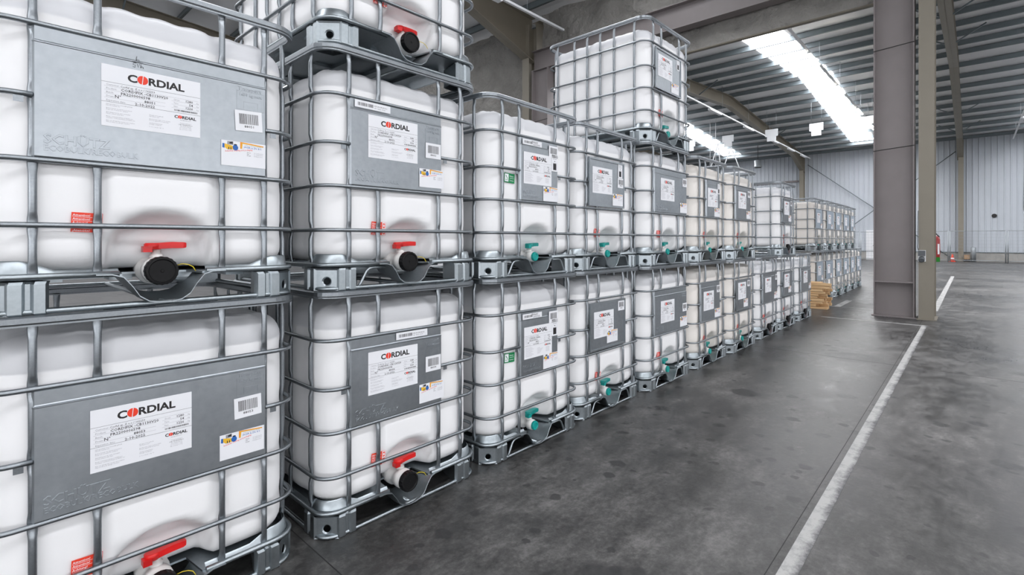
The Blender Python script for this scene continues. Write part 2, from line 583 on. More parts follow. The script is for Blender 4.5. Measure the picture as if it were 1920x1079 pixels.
# glowing bands added in two unseen walls to brighten the lower tier, with mullions
def fill_band(name, along, fixed, a0, a1, z0, z1, n):
    e = empty(name, (0, 0, 0)); struct(e)
    def bx(u0, u1, d0, d1, za, zb, nm, mat):
        p = MB()
        if along == 'x': p.box(u0, u1, fixed + d0, fixed + d1, za, zb)
        else: p.box(fixed + d0, fixed + d1, u0, u1, za, zb)
        return p.build(nm, mat, e)
    w = (a1 - a0) / n
    for i in range(n):
        bx(a0 + i * w + .04, a0 + (i + 1) * w - .04, .02, .04, z0, z1, 'fill_pane', M['fill_glow'])
    for i in range(n + 1):
        bx(a0 + i * w - .04, a0 + i * w + .04, 0, .08, z0, z1, 'fill_mullion', M['purlin'])
    for z_ in (z0, z1):
        bx(a0 - .04, a1 + .04, 0, .09, z_ - .05, z_ + .05, 'fill_frame', M['purlin'])
fill_band('fill_window_1', 'x', YA, -13.5, 9.0, .9, 5.0, 9)
fill_band('fill_window_2', 'y', XN, -19.0, 2.0, .9, 5.0, 9)

# wrinkled insulation fabric on the dividing plane
def fabric(name, x, y0, y1, z0, z1, amp=.09, step=.14, seed=0):
    ny = max(2, int((y1 - y0) / step)); nz = max(2, int((z1 - z0) / step))
    v = []
    for side in (0, 1):
        for i in range(ny + 1):
            for j in range(nz + 1):
                yy = y0 + (y1 - y0) * i / ny; zz = z0 + (z1 - z0) * j / nz
                p = Vector((yy * .8 + zz * .5 + seed, zz * 1.1 - yy * .3, 0))
                d = amp * (noise.noise(p * 1.3) + .6 * abs(noise.noise(p * 3.1)) + .4 * noise.noise(p * 6.7))
                v.append((x + d + side * .03, yy, zz))
    k = (ny + 1) * (nz + 1); f = []
    for i in range(ny):
        for j in range(nz):
            a = i * (nz + 1) + j
            f.append((a, a + 1, a + nz + 2, a + nz + 1))
            f.append((k + a, k + a + nz + 1, k + a + nz + 2, k + a + 1))
    m_ = MB(); m_.add(v, f, 0, True)
    return m_.build(name, M['fabric'], fix=False)
tag(fabric('insulation_curtain', XD + .1, -1.0, 7.3, 5.97, 7.0, .12, .10, 1),
    'crumpled beige insulation curtain hanging under the mauve beam', 'curtain')
tag(fabric('insulation_curtain', XD + .1, -8.0, 7.5, 7.1, 8.3, .13, .12, 5),
    'dark crumpled insulation sheet between the mauve beam and the roof', 'curtain')
tag(fabric('insulation_curtain', XD + .12, 7.95, YB, 4.9, 8.3, .13, .14, 9),
    'grey crumpled insulation sheet beside the tan rafter', 'curtain')
q = MB(); q.box(XD + .02, XD + .2, 7.95, YB, 0, 4.9); struct(q.build('wall_divider', M['white_sheet']))
q = MB(); q.box(XD + .02, XD + .12, -1.0, 7.3, 5.955, 5.985); struct(q.build('trim_3', M['shaded_tan']))

# steel: mauve H columns and beam, tan portal columns and rafters
def mauve_column(y0, label):
    """H section, web across the row"""
    y1 = y0 - .6; X = 9.56
    e = empty('steel_column', (X, (y0 + y1) / 2, 0))
    h = .3
    def part(name, *a, mat='mauve'):
        p = MB(); p.box(*a); return p.build(name, M[mat], e)
    part('web', .0, .012, -.285, .285, 0.02, 6.5)
    part('flange', -.14, .15, .281, .3, 0.02, 6.5)
    part('flange', -.14, .15, -.3, -.281, 0.02, 6.5)
    part('stiffener', -.13, .0, -.281, .281, .63, .655)
    part('base_plate', -.16, .17, -.33, .33, 0, .02)
    for z in (3.09, 4.95):
        p = MB(); p.tube([(-.145, .3, z - .02), (-.147, 0, z), (-.145, -.3, z + .02)], .008, 6)
        p.build('tie_wire', M['dark'], e)
    return tag(e, label, 'column')
mauve_column(-.83, 'mauve-grey H-section steel column standing next to the tan column')
mauve_column(7.55, 'mauve-grey H-section steel column behind the third-tier container')
q = MB()
q.box(9.60, 9.612, -12, 7.6, 6.52, 7.08); q.box(9.46, 9.76, -12, 7.6, 6.5, 6.52); q.box(9.46, 9.76, -12, 7.6, 7.08, 7.1)
tag(q.build('steel_beam', M['mauve']), 'long mauve-grey steel beam crossing high above the containers', 'beam')

def tan_column(x0, x1, y0, y1, top, label, mat='tan'):
    e = empty('portal_column', ((x0 + x1) / 2, (y0 + y1) / 2, 0))
    hx, hy = (x1 - x0) / 2, (y1 - y0) / 2
    p = MB(); p.box(-hx, -hx + .016, -hy, hy, 0, top); p.build('flange', M[mat], e)
    p = MB(); p.box(hx - .016, hx, -hy, hy, 0, top); p.build('flange', M[mat], e)
    p = MB(); p.box(-hx + .016, hx - .016, -.008, .008, 0, top); p.build('web', M['shaded_tan'], e)
    p = MB(); p.box(-hx - .03, hx + .03, -hy - .03, hy + .03, 0, .015); p.build('base_plate', M[mat], e)
    return tag(e, label, 'column')
tc0 = tan_column(9.37, 9.95, -1.705, -1.49, 8.1, 'tan steel portal column with a power socket and fire extinguisher')
tan_column(9.37, 9.75, 7.62, 7.88, 7.9, 'tan steel portal column under the rafter behind the containers')
tan_column(42.75, 43.2, -1.79, -1.52, 8.1, 'tan steel column against the far wall beside the traffic cone')
tan_column(42.75, 43.2, 7.62, 7.92, 8.1, 'tan steel column against the far wall above the far containers')

def rafter(y, xa, xb, w=.3, near=False, mat='shaded_tan'):
    """portal rafter with haunches at both ends; xa, xb are the eaves"""
    mid = (xa + xb) / 2; hl = 3.2
    def top(x): return roof_z(x) + .01
    def bot(x):
        d = min(x - xa, xb - x); t = max(0.0, 1 - d / hl)
        return top(x) - .60 - .75 * t
    xs = [xa, xa + hl, mid, xb - hl, xb]
    p = MB()
    for (y0, y1, f0, f1) in ((-.006, .006, 0, 0),):
        v = []
        for x_ in xs:
            v += [(x_, y + y0, bot(x_)), (x_, y + y1, bot(x_)), (x_, y + y1, top(x_)), (x_, y + y0, top(x_))]
        f = []
        for i in range(len(xs) - 1):
            for j in range(4):
                f.append((4 * i + j, 4 * i + (j + 1) % 4, 4 * i + 4 + (j + 1) % 4, 4 * i + 4 + j))
        f += [(3, 2, 1, 0), tuple(4 * (len(xs) - 1) + j for j in range(4))]
        p.add(v, f)
    r_ = p.build('rafter', M[mat], ceiling)
    for fn, dz in ((top, -.016), (bot, 0)):
        p = MB(); v = []
        for x_ in xs:
            z = fn(x_) + dz
            v += [(x_, y - w / 2, z), (x_, y + w / 2, z), (x_, y + w / 2, z + .016), (x_, y - w / 2, z + .016)]
        f = [(4 * i + j, 4 * i + (j + 1) % 4, 4 * i + 4 + (j + 1) % 4, 4 * i + 4 + j) for i in range(len(xs) - 1) for j in range(4)]
        f += [(3, 2, 1, 0), tuple(4 * (len(xs) - 1) + j for j in range(4))]
        p.add(v, f); p.build('rafter_flange', M['tan'], r_)
    # knee braces to the purlins
    for x_ in (xa + 4.5, xa + 8.5, xa + 12.5, xb - 4.5, xb - 8.5):
        for sgn in (-1, 1):
            p = MB(); p.bar((x_, y, bot(x_) + .05), (x_, y + sgn * .95, top(x_) + .02), .045, .045)
            p.build('knee_brace', M['purlin'], r_)
    return r_
for y in (-11.0, -1.62, 7.75, 17.1):
    rafter(y, XD + .1, XF - .1)
    rafter(y, XN + .1, XD - .1)

# wall bracing rods on the far wall
for a, b_ in (((43.1, 7.4, 7.4), (43.1, -1.4, .0)), ((42.98, 7.4, .0), (42.98, -1.4, 7.4))):
    p = MB(); p.tube([a, b_], .03, 6); tag(p.build('bracing_rod', M['purlin']),
        'thin diagonal bracing rod on the far wall, ' + ('falling to the right' if a[2] > 5 else 'rising to the right'), 'rod')

# fluorescent trunking lines with lamps
def trunk(y, z, x0, x1, lamps, lit, label):
    e = empty('light_trunking', (x0, y, z))
    p = MB(); p.box(0, x1 - x0, -.035, .035, 0, .06); p.build('trunking', M['white_sheet'], e)
    for lx in lamps:
        p = MB(); p.box(lx - x0, lx - x0 + 1.5, -.06, .06, -.05, 0); h_ = p.build('lamp_housing', M['white_sheet'], e)
        p = MB(); p.box(lx - x0 + .03, lx - x0 + 1.47, -.075, .075, -.085, -.05)
        p.build('lamp_tube', M['lamp'] if lit else M['paper'], h_)
    k = x0 + 1
    while k < x1:
        p = MB(); p.tube([(k - x0, 0, .06), (k - x0, 0, roof_z(k) + .02 - z)], .006, 5); p.build('hanger', M['galv_dull'], e)
        k += 4
    return tag(e, label, 'lamp')
trunk(2.05, 8.04, XD + 1, XF - 1, (18, 23, 28, 33, 38), True, 'lit fluorescent light line beside the bright skylight strip')
trunk(7.08, 7.75, XD + 1, XF - 1, (15, 22, 27, 32, 36, 39.5), False, 'unlit white light line beside the far rafter')
trunk(-4.1, 7.75, XD + 1, XF - 1, (18, 26, 34.5), False, 'white light line near the right edge under the far roof')
trunk(6.5, 7.45, XN + 2, XD - .15, (2.0, 5.5), False, 'white light line under the dark near roof above the tan rafter')

# hanging white boards
for i, y in enumerate((11.4, 9.0, 6.5, 4.2, 1.9)):
    e = empty('hanging_board', (30, y, 7.25))
    p = MB(); p.box(-.02, .02, -.34, .34, .28, .70); p.build('upper_board', M['white_sheet'], e)
    p = MB(); p.box(-.02, .02, -.24, .24, 0, .28); p.build('lower_board', M['white_sheet'], e)
    for s_ in (-.25, .25):
        p = MB(); p.tube([(0, s_, .72), (0, s_, roof_z(30) - 7.25 + .03)], .006, 5); p.build('hanger', M['galv_dull'], e)
    tag(e, ['first', 'second', 'third', 'fourth', 'fifth'][i] + ' white stepped board from the left hanging under the far roof', 'sign',
        'white stepped boards under the far roof')

# floor markings
def line(x0, x1, y0, y1, label, mat='paint'):
    p = MB(); p.box(x0, x1, y0, y1, .0, .0012)
    return tag(p.build('floor_marking', M[mat]), label, 'floor line')
line(-3.0, 8.62, -1.648, -1.578, 'long worn white floor line running beside the containers', 'paint_long')
line(8.56, 8.62, -1.575, -.15, 'thin white floor line crossing in front of the column')
line(10.9, 24.0, -1.69, -1.59, 'white floor line continuing beyond the tan column')
line(10.40, 10.44, -.8, .25, 'thin white cross line behind the mauve column')
line(10.44, 11.9, -.14, -.02, 'short white floor stroke in front of the far containers')
line(38.0, 38.1, -9, 0.5, 'white floor line along the foot of the far wall')

# ------------------------------------------------------------------ bulk containers
TOP = 1.150; RING = (.932, .702, .497, .288); BASE = .122
HX, HY, CR = .49, .59, .095
def rrect(hx, hy, r, seg=7, start_front=True, x0=None, x1=None, z=0.0):
    """rounded rectangle with outward normals; with x0/x1 it is an open path that leaves the front gap x0..x1"""
    pts = []
    def corner(cx, cy, a0):
        for i in range(seg + 1):
            a = a0 + PI / 2 * i / seg
            pts.append((cx + r * math.cos(a), cy + r * math.sin(a), z, math.cos(a), math.sin(a)))
    if x1 is not None:
        pts.append((x1, -hy, z, 0, -1))
    corner(hx - r, -hy + r, -PI / 2); corner(hx - r, hy - r, 0); corner(-hx + r, hy - r, PI / 2); corner(-hx + r, -hy + r, PI)
    if x0 is not None:
        pts.append((x0, -hy, z, 0, -1))
    return pts
def circ(r, n=8, sx=1.0, sz=1.0):
    return [(r * sx * math.cos(2 * PI * i / n), r * sz * math.sin(2 * PI * i / n)) for i in range(n)]

def ring_mesh(z, x0=None, x1=None, r=.0092):
    return MB().sweep(rrect(HX, HY, CR, z=z, x0=x0, x1=x1), circ(r), closed=x0 is None, smooth=True)
def top_rail_mesh():
    prof = [(.012, .010), (.006, .015), (-.006, .015), (-.012, .010), (-.012, -.008), (-.008, -.013), (-.008, -.018), (.009, -.018), (.009, -.0125), (.012, -.007)]
    return MB().sweep(rrect(HX, HY, CR, z=TOP), prof, closed=True, smooth=False)

def vtube_mesh():
    """upright with pressed scoops where it meets the rings; local y outwards is -y, at x = 0"""
    st = []
    cross = [BASE + .002] + list(RING[::-1]) + [TOP - .018]
    for i, c in enumerate(cross):
        for d in (-.044, -.034, -.022, -.012, .012, .022, .034, .044):
            if i == 0 and d < 0.0: continue
            if i == len(cross) - 1 and d > 0.0: continue
            k = 1.0 if abs(d) > .040 else (.72 if abs(d) > .03 else (.2 if abs(d) > .018 else 0.0))
            st.append((c + d, k))
    st = [(cross[0] - .012, 0.0)] + st + [(cross[-1], 0.0)]
    n = 10; v = []
    for z, k in st:
        front = -.003 + (1 - k) * .0078       # relative to the ring centre line, + is inwards
        back = .0175
        cy = (front + back) / 2; ry = (back - front) / 2; rx = .0112 + (1 - k) * .0022
        for j in range(n):
            a = 2 * PI * j / n
            v.append((rx * math.cos(a), cy + ry * math.sin(a), z))
    f = [(i * n + j, i * n + (j + 1) % n, (i + 1) * n + (j + 1) % n, (i + 1) * n + j) for i in range(len(st) - 1) for j in range(n)]
    return MB().add(v, f, 0, True)

def smooth01(t):
    t = max(0.0, min(1.0, t)); return t * t * (3 - 2 * t)

def tank_mesh():
    a, b_, r = .466, .562, .135
    per = []
    def seg(p0, p1, nrm, n):
        for i in range(n):
            t = i / n
            per.append((p0[0] + (p1[0] - p0[0]) * t, p0[1] + (p1[1] - p0[1]) * t, nrm[0], nrm[1]))
    def corner(cx, cy, a0, n=9):
        for i in range(n):
            q_ = a0 + PI / 2 * i / n
            per.append((cx + r * math.cos(q_), cy + r * math.sin(q_), math.cos(q_), math.sin(q_)))
    seg((-a + r, -b_), (a - r, -b_), (0, -1), 44)
    corner(a - r, -b_ + r, -PI / 2)
    seg((a, -b_ + r), (a, b_ - r), (1, 0), 30)
    corner(a - r, b_ - r, 0)
    seg((a - r, b_), (-a + r, b_), (0, 1), 14)
    corner(-a + r, b_ - r, PI / 2)
    seg((-a, b_ - r), (-a, -b_ + r), (-1, 0), 30)
    corner(-a + r, -b_ + r, PI)
    Z0, Z1 = .134, 1.082
    rb, rt = .075, .10
    zs = [Z0, Z0 + .008, Z0 + .02, Z0 + .035, Z0 + .055]
    z = Z0 + .075
    while z < Z1 - rt - .01:
        zs.append(z); z += .02
    zs += [Z1 - rt + rt * math.sin(q_ * PI / 2 / 7) for q_ in range(0, 8)]
    cells = [Z0] + list(RING[::-1]) + [Z1 + .06]
    fx = [-.466, -.354, -.193, .193, .354, .466]
    sy = [-.56, -.455, -.235, -.077, .077, .235, .455, .56]
    def bulge(t, cuts):
        for i in range(len(cuts) - 1):
            if cuts[i] <= t <= cuts[i + 1]:
                w = cuts[i + 1] - cuts[i]; u = (t - cuts[i]) / w
                e = min(.35, .05 / w)
                return smooth01(min(u, 1 - u) / e)
        return 1.0
    v = []; n = len(per)
    for z in zs:
        if z < Z0 + rb:
            k = (rb - (z - Z0)) / rb; ins = rb * (1 - math.sqrt(max(0, 1 - k * k)))
        elif z > Z1 - rt:
            k = (z - (Z1 - rt)) / rt; ins = rt * (1 - math.sqrt(max(0, 1 - min(1, k) ** 2)))
        else:
            ins = 0
        bz = bulge(z, cells)
        for (x, y, nx, ny) in per:
            d = -ins
            if abs(ny) > .99:
                bv = bulge(x, fx)
            elif abs(nx) > .99:
                bv = bulge(y, sy)
            else:
                bv = .8
            d += .007 * (.35 + .65 * bz) * bv
            # the mould's vertical flutes on the long sides and the raised middle of the front
            if abs(nx) > .99:
                d += .007 * math.cos(y * 2 * PI / .235) * smooth01((.45 - abs(y)) / .05)
            if ny < -.99:
                d += .010 * smooth01((.165 - abs(x)) / .02) * smooth01((z - .30) / .05)
                # recess that clears the valve
                q_ = math.hypot(x / .185, max(0.0, z - .17) / .185)
                d -= .095 * smooth01((1.0 - q_) / .26)
            # scalloped shoulder
            zz = z
            if z > Z1 - rt:
                t = (z - (Z1 - rt)) / rt
                s_ = x if abs(ny) > .7 else y
                zz = z + t * .0035 * math.cos(s_ * 2 * PI / .115)
            v.append((x + nx * d, y + ny * d, zz))
    f = [(i * n + j, i * n + (j + 1) % n, (i + 1) * n + (j + 1) % n, (i + 1) * n + j) for i in range(len(zs) - 1) for j in range(n)]
    m_ = MB(); m_.add(v, f, 0, True)
    # closing caps as fans
    top = len(m_.v); m_.v.append((0, 0, Z1 + .012)); bot = len(m_.v); m_.v.append((0, 0, Z0 - .002))
    o = (len(zs) - 1) * n
    for j in range(n):
        m_.f.append((o + j, o + (j + 1) % n, top)); m_.m.append(0); m_.sm.append(True)
        m_.f.append(((j + 1) % n, j, bot)); m_.m.append(0); m_.sm.append(True)
    return m_

def foot_mesh():
    """pressed corner foot for the front-right corner (x>0, y<0): two ribbed cheeks and a chamfer with a hole"""
    hx, hy = .497, .597
    H0, H1 = 0.0, .108
    ch = .085                                   # chamfer leg
    # plan polyline from the front cheek to the side cheek, with pressed ribs
    P = [(.315, -hy + .018), (.325, -hy), (.352, -hy), (.360, -hy + .010), (.372, -hy + .010), (.380, -hy), (hx - ch, -hy + .002)]
    Q = [(hx - .002, -hy + ch), (hx, -hy + ch + .030), (hx - .010, -hy + ch + .040), (hx - .010, -hy + ch + .052), (hx, -hy + ch + .060), (hx, -hy + ch + .095), (hx - .018, -hy + ch + .105)]
    m_ = MB()
    zs = (H0, H0 + .006, H1 - .010, H1)
    ins = (.006, 0, 0, .008)
    def strip(pl):
        v = []
        for (x, y) in pl:
            for z, i_ in zip(zs, ins):
                l = math.hypot(x, y)
                v.append((x - i_ * x / l, y - i_ * y / l, z))
        k = len(zs)
        m_.add(v, [(i * k + j, (i + 1) * k + j, (i + 1) * k + j + 1, i * k + j + 1) for i in range(len(pl) - 1) for j in range(k - 1)], 0, False)
    strip(P); strip(Q)
    a = Vector((*P[-1], 0)); c = Vector((*Q[0], 0))
    d = (c - a); L = d.length; d.normalize(); nrm = Vector((d.y, -d.x, 0))
    # chamfer: outer border, pressed-in panel, round hole
    def pt(u, z, off=0.0): return a + d * (u * L) + Vector((0, 0, z)) + nrm * off
    n = 16; cu, cz, r = .5, .045, .017
    sq = []
    for i in range(n):
        t = 2 * PI * i / n; c_, s_ = math.cos(t), math.sin(t); k = max(abs(c_), abs(s_))
        sq.append((c_ / k, s_ / k))
    out = [pt(.5 + .5 * p, H0 + .002 + (H1 - .004) * (.5 + .5 * q_), .0) for p, q_ in sq]
    mid = [pt(.5 + .40 * p, .054 + .044 * q_, -.004) for p, q_ in sq]
    r2 = [pt(cu + (r + .006) / L * math.cos(2 * PI * i / n), cz + (r + .006) * math.sin(2 * PI * i / n), -.004) for i in range(n)]
    r1 = [pt(cu + r / L * math.cos(2 * PI * i / n), cz + r * math.sin(2 * PI * i / n), -.009) for i in range(n)]
    v = out + mid + r2 + r1
    m_.add(v, [(k * n + i, k * n + (i + 1) % n, (k + 1) * n + (i + 1) % n, (k + 1) * n + i) for k in range(3) for i in range(n)], 0, False)
    # top shelf that carries the foot under the deck, and inner cheek
    m_.add([(.315, -hy + .02, H1), (hx - ch, -hy + .006, H1), (hx - .006, -hy + ch, H1), (hx - .02, -hy + ch + .1, H1), (.36, -.42, H1)],
           [(0, 1, 2, 3, 4)])
    m_.add([(.315, -hy + .018, H0), (.36, -.42, H0), (.36, -.42, H1), (.315, -hy + .018, H1)], [(0, 1, 2, 3)])
    m_.add([(hx - .018, -hy + ch + .105, H0), (.36, -.42, H0), (.36, -.42, H1), (hx - .018, -hy + ch + .105, H1)], [(0, 1, 2, 3)])
    return m_

def mirrored(mb, sx, sy):
    o = MB(); o.v = [(x * sx, y * sy, z) for x, y, z in mb.v]
    o.f = [f if sx * sy > 0 else f[::-1] for f in mb.f]; o.m = list(mb.m); o.sm = list(mb.sm)
    return o

def deck_mesh():
    m_ = MB()
    out = [(p[0], p[1]) for p in rrect(.478, .578, .09)]
    # notch in the front edge for the valve saddle
    i0 = max(range(len(out)), key=lambda i: 0)
    pts = out + [(-.125, -.578), (-.105, -.44), (.105, -.44), (.125, -.578)]
    n = len(pts)
    v = [(x, y, .112) for x, y in pts] + [(x, y, .120) for x, y in pts]
    f = [tuple(range(n))[::-1], tuple(range(n, 2 * n))] + [(i, (i + 1) % n, n + (i + 1) % n, n + i) for i in range(n)]
    m_.add(v, f)
    # pressed stiffening channels under the deck
    for x in (-.30, -.1, .1, .30):
        m_.box(x - .035, x + .035, -.40, .52, .090, .112)
    for y in (-.30, .05, .40):
        m_.box(-.44, .44, y - .03, y + .03, .094, .112)
    return m_

def rim_mesh():
    """upstand that holds the tank's foot, higher at the corners"""
    base = rrect(.484, .584, .10, seg=10, x0=-.135, x1=.135)
    pts = []
    for i in range(len(base) - 1):
        p, q_ = base[i], base[i + 1]
        k = max(1, int(math.hypot(q_[0] - p[0], q_[1] - p[1]) / .04))
        for j in range(k):
            t = j / k; pts.append(tuple(p[c] + (q_[c] - p[c]) * t for c in range(5)))
    pts.append(base[-1])
    v = []
    for (x, y, z, nx, ny) in pts:
        dx, dy = .484 - abs(x), .584 - abs(y)
        c = smooth01(1 - (max(dx, dy) - .10) / .09)
        h = .140 + .034 * c
        v += [(x, y, .118), (x - nx * .010, y - ny * .010, h - .006), (x - nx * .016, y - ny * .016, h)]
    return MB().add(v, [(3 * i + j, 3 * i + 3 + j, 3 * i + 4 + j, 3 * i + 1 + j) for i in range(len(pts) - 1) for j in range(2)], 0, True)

def saddle_mesh():
    """curved sheet trough under the valve"""
    P = [(-.20, .119), (-.155, .118), (-.125, .108), (-.10, .075), (-.078, .038), (-.05, .018), (-.018, .012), (.018, .012), (.05, .018), (.078, .038), (.10, .075), (.125, .108), (.155, .118), (.20, .119)]
    ys = (-.606, -.600, -.55, -.44)
    v = []
    for y in ys:
        lift = .0 if y > -.60 else .004
        for x, z in P:
            v.append((x, y, z + lift + (.03 * smooth01((y + .55) / .1) if abs(x) < .09 else 0)))
    n = len(P)
    f = [(i * n + j, i * n + j + 1, (i + 1) * n + j + 1, (i + 1) * n + j) for i in range(len(ys) - 1) for j in range(n - 1)]
    m_ = MB(); m_.add(v, f, 0, True)
    # thickness below
    m_.add([(x, y, z - .004) for x, y, z in v], [q_[::-1] for q_ in f], 0, True)
    k = len(v)
    o = len(m_.v) - 2 * k
    for j in range(n - 1):
        m_.f.append((o + j, o + k + j, o + k + j + 1, o + j + 1)); m_.m.append(0); m_.sm.append(False)
    return m_

def pallet_tube_mesh():
    return MB().sweep(rrect(.489, .589, .095, z=.1225, x0=-.135, x1=.135), circ(.0105, 8), smooth=True)
def skid_mesh():
    return MB().sweep(rrect(.480, .580, .085, z=.0105), circ(.010, 8, 1.3, 1.0), closed=True, smooth=True)
def brace_mesh(s):
    return MB().tube([(s * .305, -.583, .012), (s * .292, -.583, .03), (s * .262, -.583, .085), (s * .247, -.583, .099), (s * .225, -.583, .104), (s * .155, -.583, .104)], .0075, 8)
def runner_mesh(x):
    m_ = MB(); m_.tube([(x, -.575, .0105), (x, .575, .0105)], .010, 8); return m_

# valve -------------------------------------------------------------------------
VZ = .127            # height of the valve's axis above the ground
def valve_body_mesh(kind):
    m_ = MB()
    z = VZ
    R = .047 if kind == 'red' else .032
    m_.lathe((0, -.40, z), (0, -1, 0), [(-.04, R + .004), (.0, R + .008), (.03, R + .008), (.035, R - .004), (.075, R - .004), (.08, R + .004), (.115, R + .004), (.122, R - .002), (.142 if kind == 'red' else .124, R - .002)], 22)
    m_.lathe((0, -.475, z + R - .006), (0, 0, 1), [(0, .022), (.018, .022), (.020, .015), (.046, .015)], 14)
    return m_
def handle_mesh(kind):
    m_ = MB(); z = VZ + (.047 if kind == 'red' else .036) + .031
    HY_ = -.475 if kind == 'red' else -.488
    # hub and a lever that tapers upwards and is rounded at its end
    m_.lathe((-.012, HY_, z), (0, 0, 1), [(0, .026), (.020, .027), (.024, .022)], 16)
    L = .098 if kind == 'red' else .082
    pr = [(0, .021, .001, .024), (.025, .019, .003, .026), (.05, .017, .004, .028), (L - .012, .015, .004, .027), (L - .003, .012, .006, .025), (L, .006, .009, .022)]
    v = []
    for (x, w, z0, z1) in pr:
        v += [(x, HY_ - w, z + z0), (x, HY_ + w, z + z0), (x, HY_ + w, z + z1), (x, HY_ - w, z + z1)]
    k = len(pr)
    f = [(4 * i + j, 4 * i + (j + 1) % 4, 4 * i + 4 + (j + 1) % 4, 4 * i + 4 + j) for i in range(k - 1) for j in range(4)]
    f += [(3, 2, 1, 0), tuple(4 * (k - 1) + j for j in range(4))]
    m_.add(v, f)
    m_.box(-.046, -.018, HY_ - .03, HY_ + .005, z - .010, z + .012)
    return m_
def cap_mesh(kind):
    m_ = MB(); z = VZ; R = .053 if kind == 'red' else .031
    n = 40; prof = [(0, R - .002, 0), (.003, R, 1), (.028, R, 1), (.033, R - .003, 0), (.034, R - .010, 0), (.030, R - .013, 0), (.030, .006, 0), (.032, .005, 0)]
    v = []
    for d, r, rib in prof:
        for j in range(n):
            rr = r - (.0018 if (rib and j % 2) else 0)
            a = 2 * PI * j / n
            v.append((rr * math.cos(a), (-.535 if kind == 'red' else -.508) - d, z + rr * math.sin(a)))
    m_.add(v, [(i * n + j, i * n + (j + 1) % n, (i + 1) * n + (j + 1) % n, (i + 1) * n + j) for i in range(len(prof) - 1) for j in range(n)], 0, False)
    o = len(m_.v) - n
    m_.f.append(tuple(range(o, o + n))); m_.m.append(0); m_.sm.append(False)
    o = len(m_.v) - n * len(prof)
    m_.f.append(tuple(range(o, o + n))[::-1]); m_.m.append(0); m_.sm.append(False)
    return m_
def seal_wire_mesh():
    return MB().tube([(.05, -.545, .145), (.066, -.552, .150), (.085, -.556, .147), (.10, -.558, .138), (.108, -.562, .122)], .0016, 5)

# plate -------------------------------------------------------------------------
PT = {'wide': (-.357, .357), 'mid': (-.357, .204), 'slim': (-.198, .204)}
PZ = (.503, .926)
def plate_mesh(kind, framed):
    x0, x1 = PT[kind]; z0, z1 = PZ; y = -.600
    m_ = MB()
    if framed:
        x0 += .012; x1 -= .006; z0 += .012; z1 -= .022
        m_.box(x0, x1, y + .002, y + .006, z0, z1)
        w = .014
        for a in ((x0, x1, z1 - w, z1), (x0, x1, z0, z0 + w), (x0, x0 + w, z0 + w, z1 - w), (x1 - w, x1, z0 + w, z1 - w)):
            m_.box(a[0], a[1], y - .005, y + .008, a[2], a[3])
    else:
        # folded sheet: flat field, stepped band along the top, rolled side edges
        zf = z1 - .052
        v = []
        prof = [(z0, y + .004), (z0 + .006, y), (zf - .004, y), (zf - .002, y - .0016), (zf + .001, y - .0016), (zf + .003, y + .002), (zf + .006, y + .004), (z1 - .004, y + .004), (z1, y + .008)]
        xs = [(x0, .009), (x0 + .006, 0.0), (x1 - .006, 0.0), (x1, .009)]
        for (x, dy) in xs:
            for (z, yy) in prof:
                v.append((x, yy + dy, z))
        n = len(prof)
        m_.add(v, [(i * n + j, (i + 1) * n + j, (i + 1) * n + j + 1, i * n + j + 1) for i in range(len(xs) - 1) for j in range(n - 1)], 0, False)
        m_.add([(x, yy + .0025, z) for x, yy, z in v], [(i * n + j, i * n + j + 1, (i + 1) * n + j + 1, (i + 1) * n + j) for i in range(len(xs) - 1) for j in range(n - 1)], 0, False)
    return m_

def emboss_mesh(kind):
    """pressed lettering of the sheet, raised 2 mm"""
    x0, x1 = PT[kind]; m_ = MB(); y = -.600
    def raised(t, x, z, size, sx=1.0, bold=.0, h=.0020):
        cu = bpy.data.curves.new('t', 'FONT')
        cu.body = t; cu.size = 1; cu.offset = bold; cu.resolution_u = 1; cu.extrude = h / size * .5; cu.bevel_depth = h / size * .5; cu.bevel_resolution = 0
        ob = bpy.data.objects.new('t', cu); me = bpy.data.meshes.new_from_object(ob)
        m_.add([(x + p.co.x * size * sx, y - h * .6 - p.co.z * size, z + p.co.y * size) for p in me.vertices], [tuple(p.vertices) for p in me.polygons])
        bpy.data.objects.remove(ob); bpy.data.curves.remove(cu); bpy.data.meshes.remove(me)
    s = .046 if kind != 'slim' else .034
    raised('SCH\u00dcTZ', x0 + .026, .552, s * .95, 1.0, .015, .0011)
    raised('ECOBULK/RECOBULK', x0 + .026, .528, s * .58, .95, .01, .0009)
    if kind != 'slim':
        raised('Transport', x1 - .112, .850, .021, 1.05, .0, .0009)
        raised('1650 kg max', x1 - .108, .828, .017, 1.0, .0, .0009)
        for a in ((-.116, -.010, .846, .8475), (-.116, -.010, .772, .7735), (-.116, -.1145, .772, .8475), (-.0115, -.010, .772, .8475),
                  (-.09, -.035, .805, .8062), (-.09, -.0888, .776, .8062), (-.0362, -.035, .776, .8062)):
            m_.box(x1 + a[0], x1 + a[1], y - .0009, y + .0002, a[2], a[3])
    return m_

def logo(F, x, z, h, layer=1, res=3):
    """the CORDIAL word mark: heavy letters, a red split disc for the O"""
    cap = .71; size = h / cap; sx = 1.13
    w = F.text('C', x, z, size, 1, .035, sx, layer=layer, res=res)
    ox = x + w + h * .60
    rr = h * .60
    F.disc(ox - h * .04, z + h * .5, rr * .95, rr, 2, layer, PI * .46, PI * 1.46 + .02, 14)
    F.disc(ox + h * .06, z + h * .5, rr * .95, rr, 2, layer, -PI * .54, PI * .46 + .02, 14)
    F.poly([(ox - h * .09, z - h * .12), (ox - h * .01, z - h * .12), (ox + h * .11, z + h * 1.12), (ox + h * .03, z + h * 1.12)], 0, layer + 1)
    F.text('RDIAL', ox + h * .62, z, size, 1, .035, sx, layer=layer, res=res)

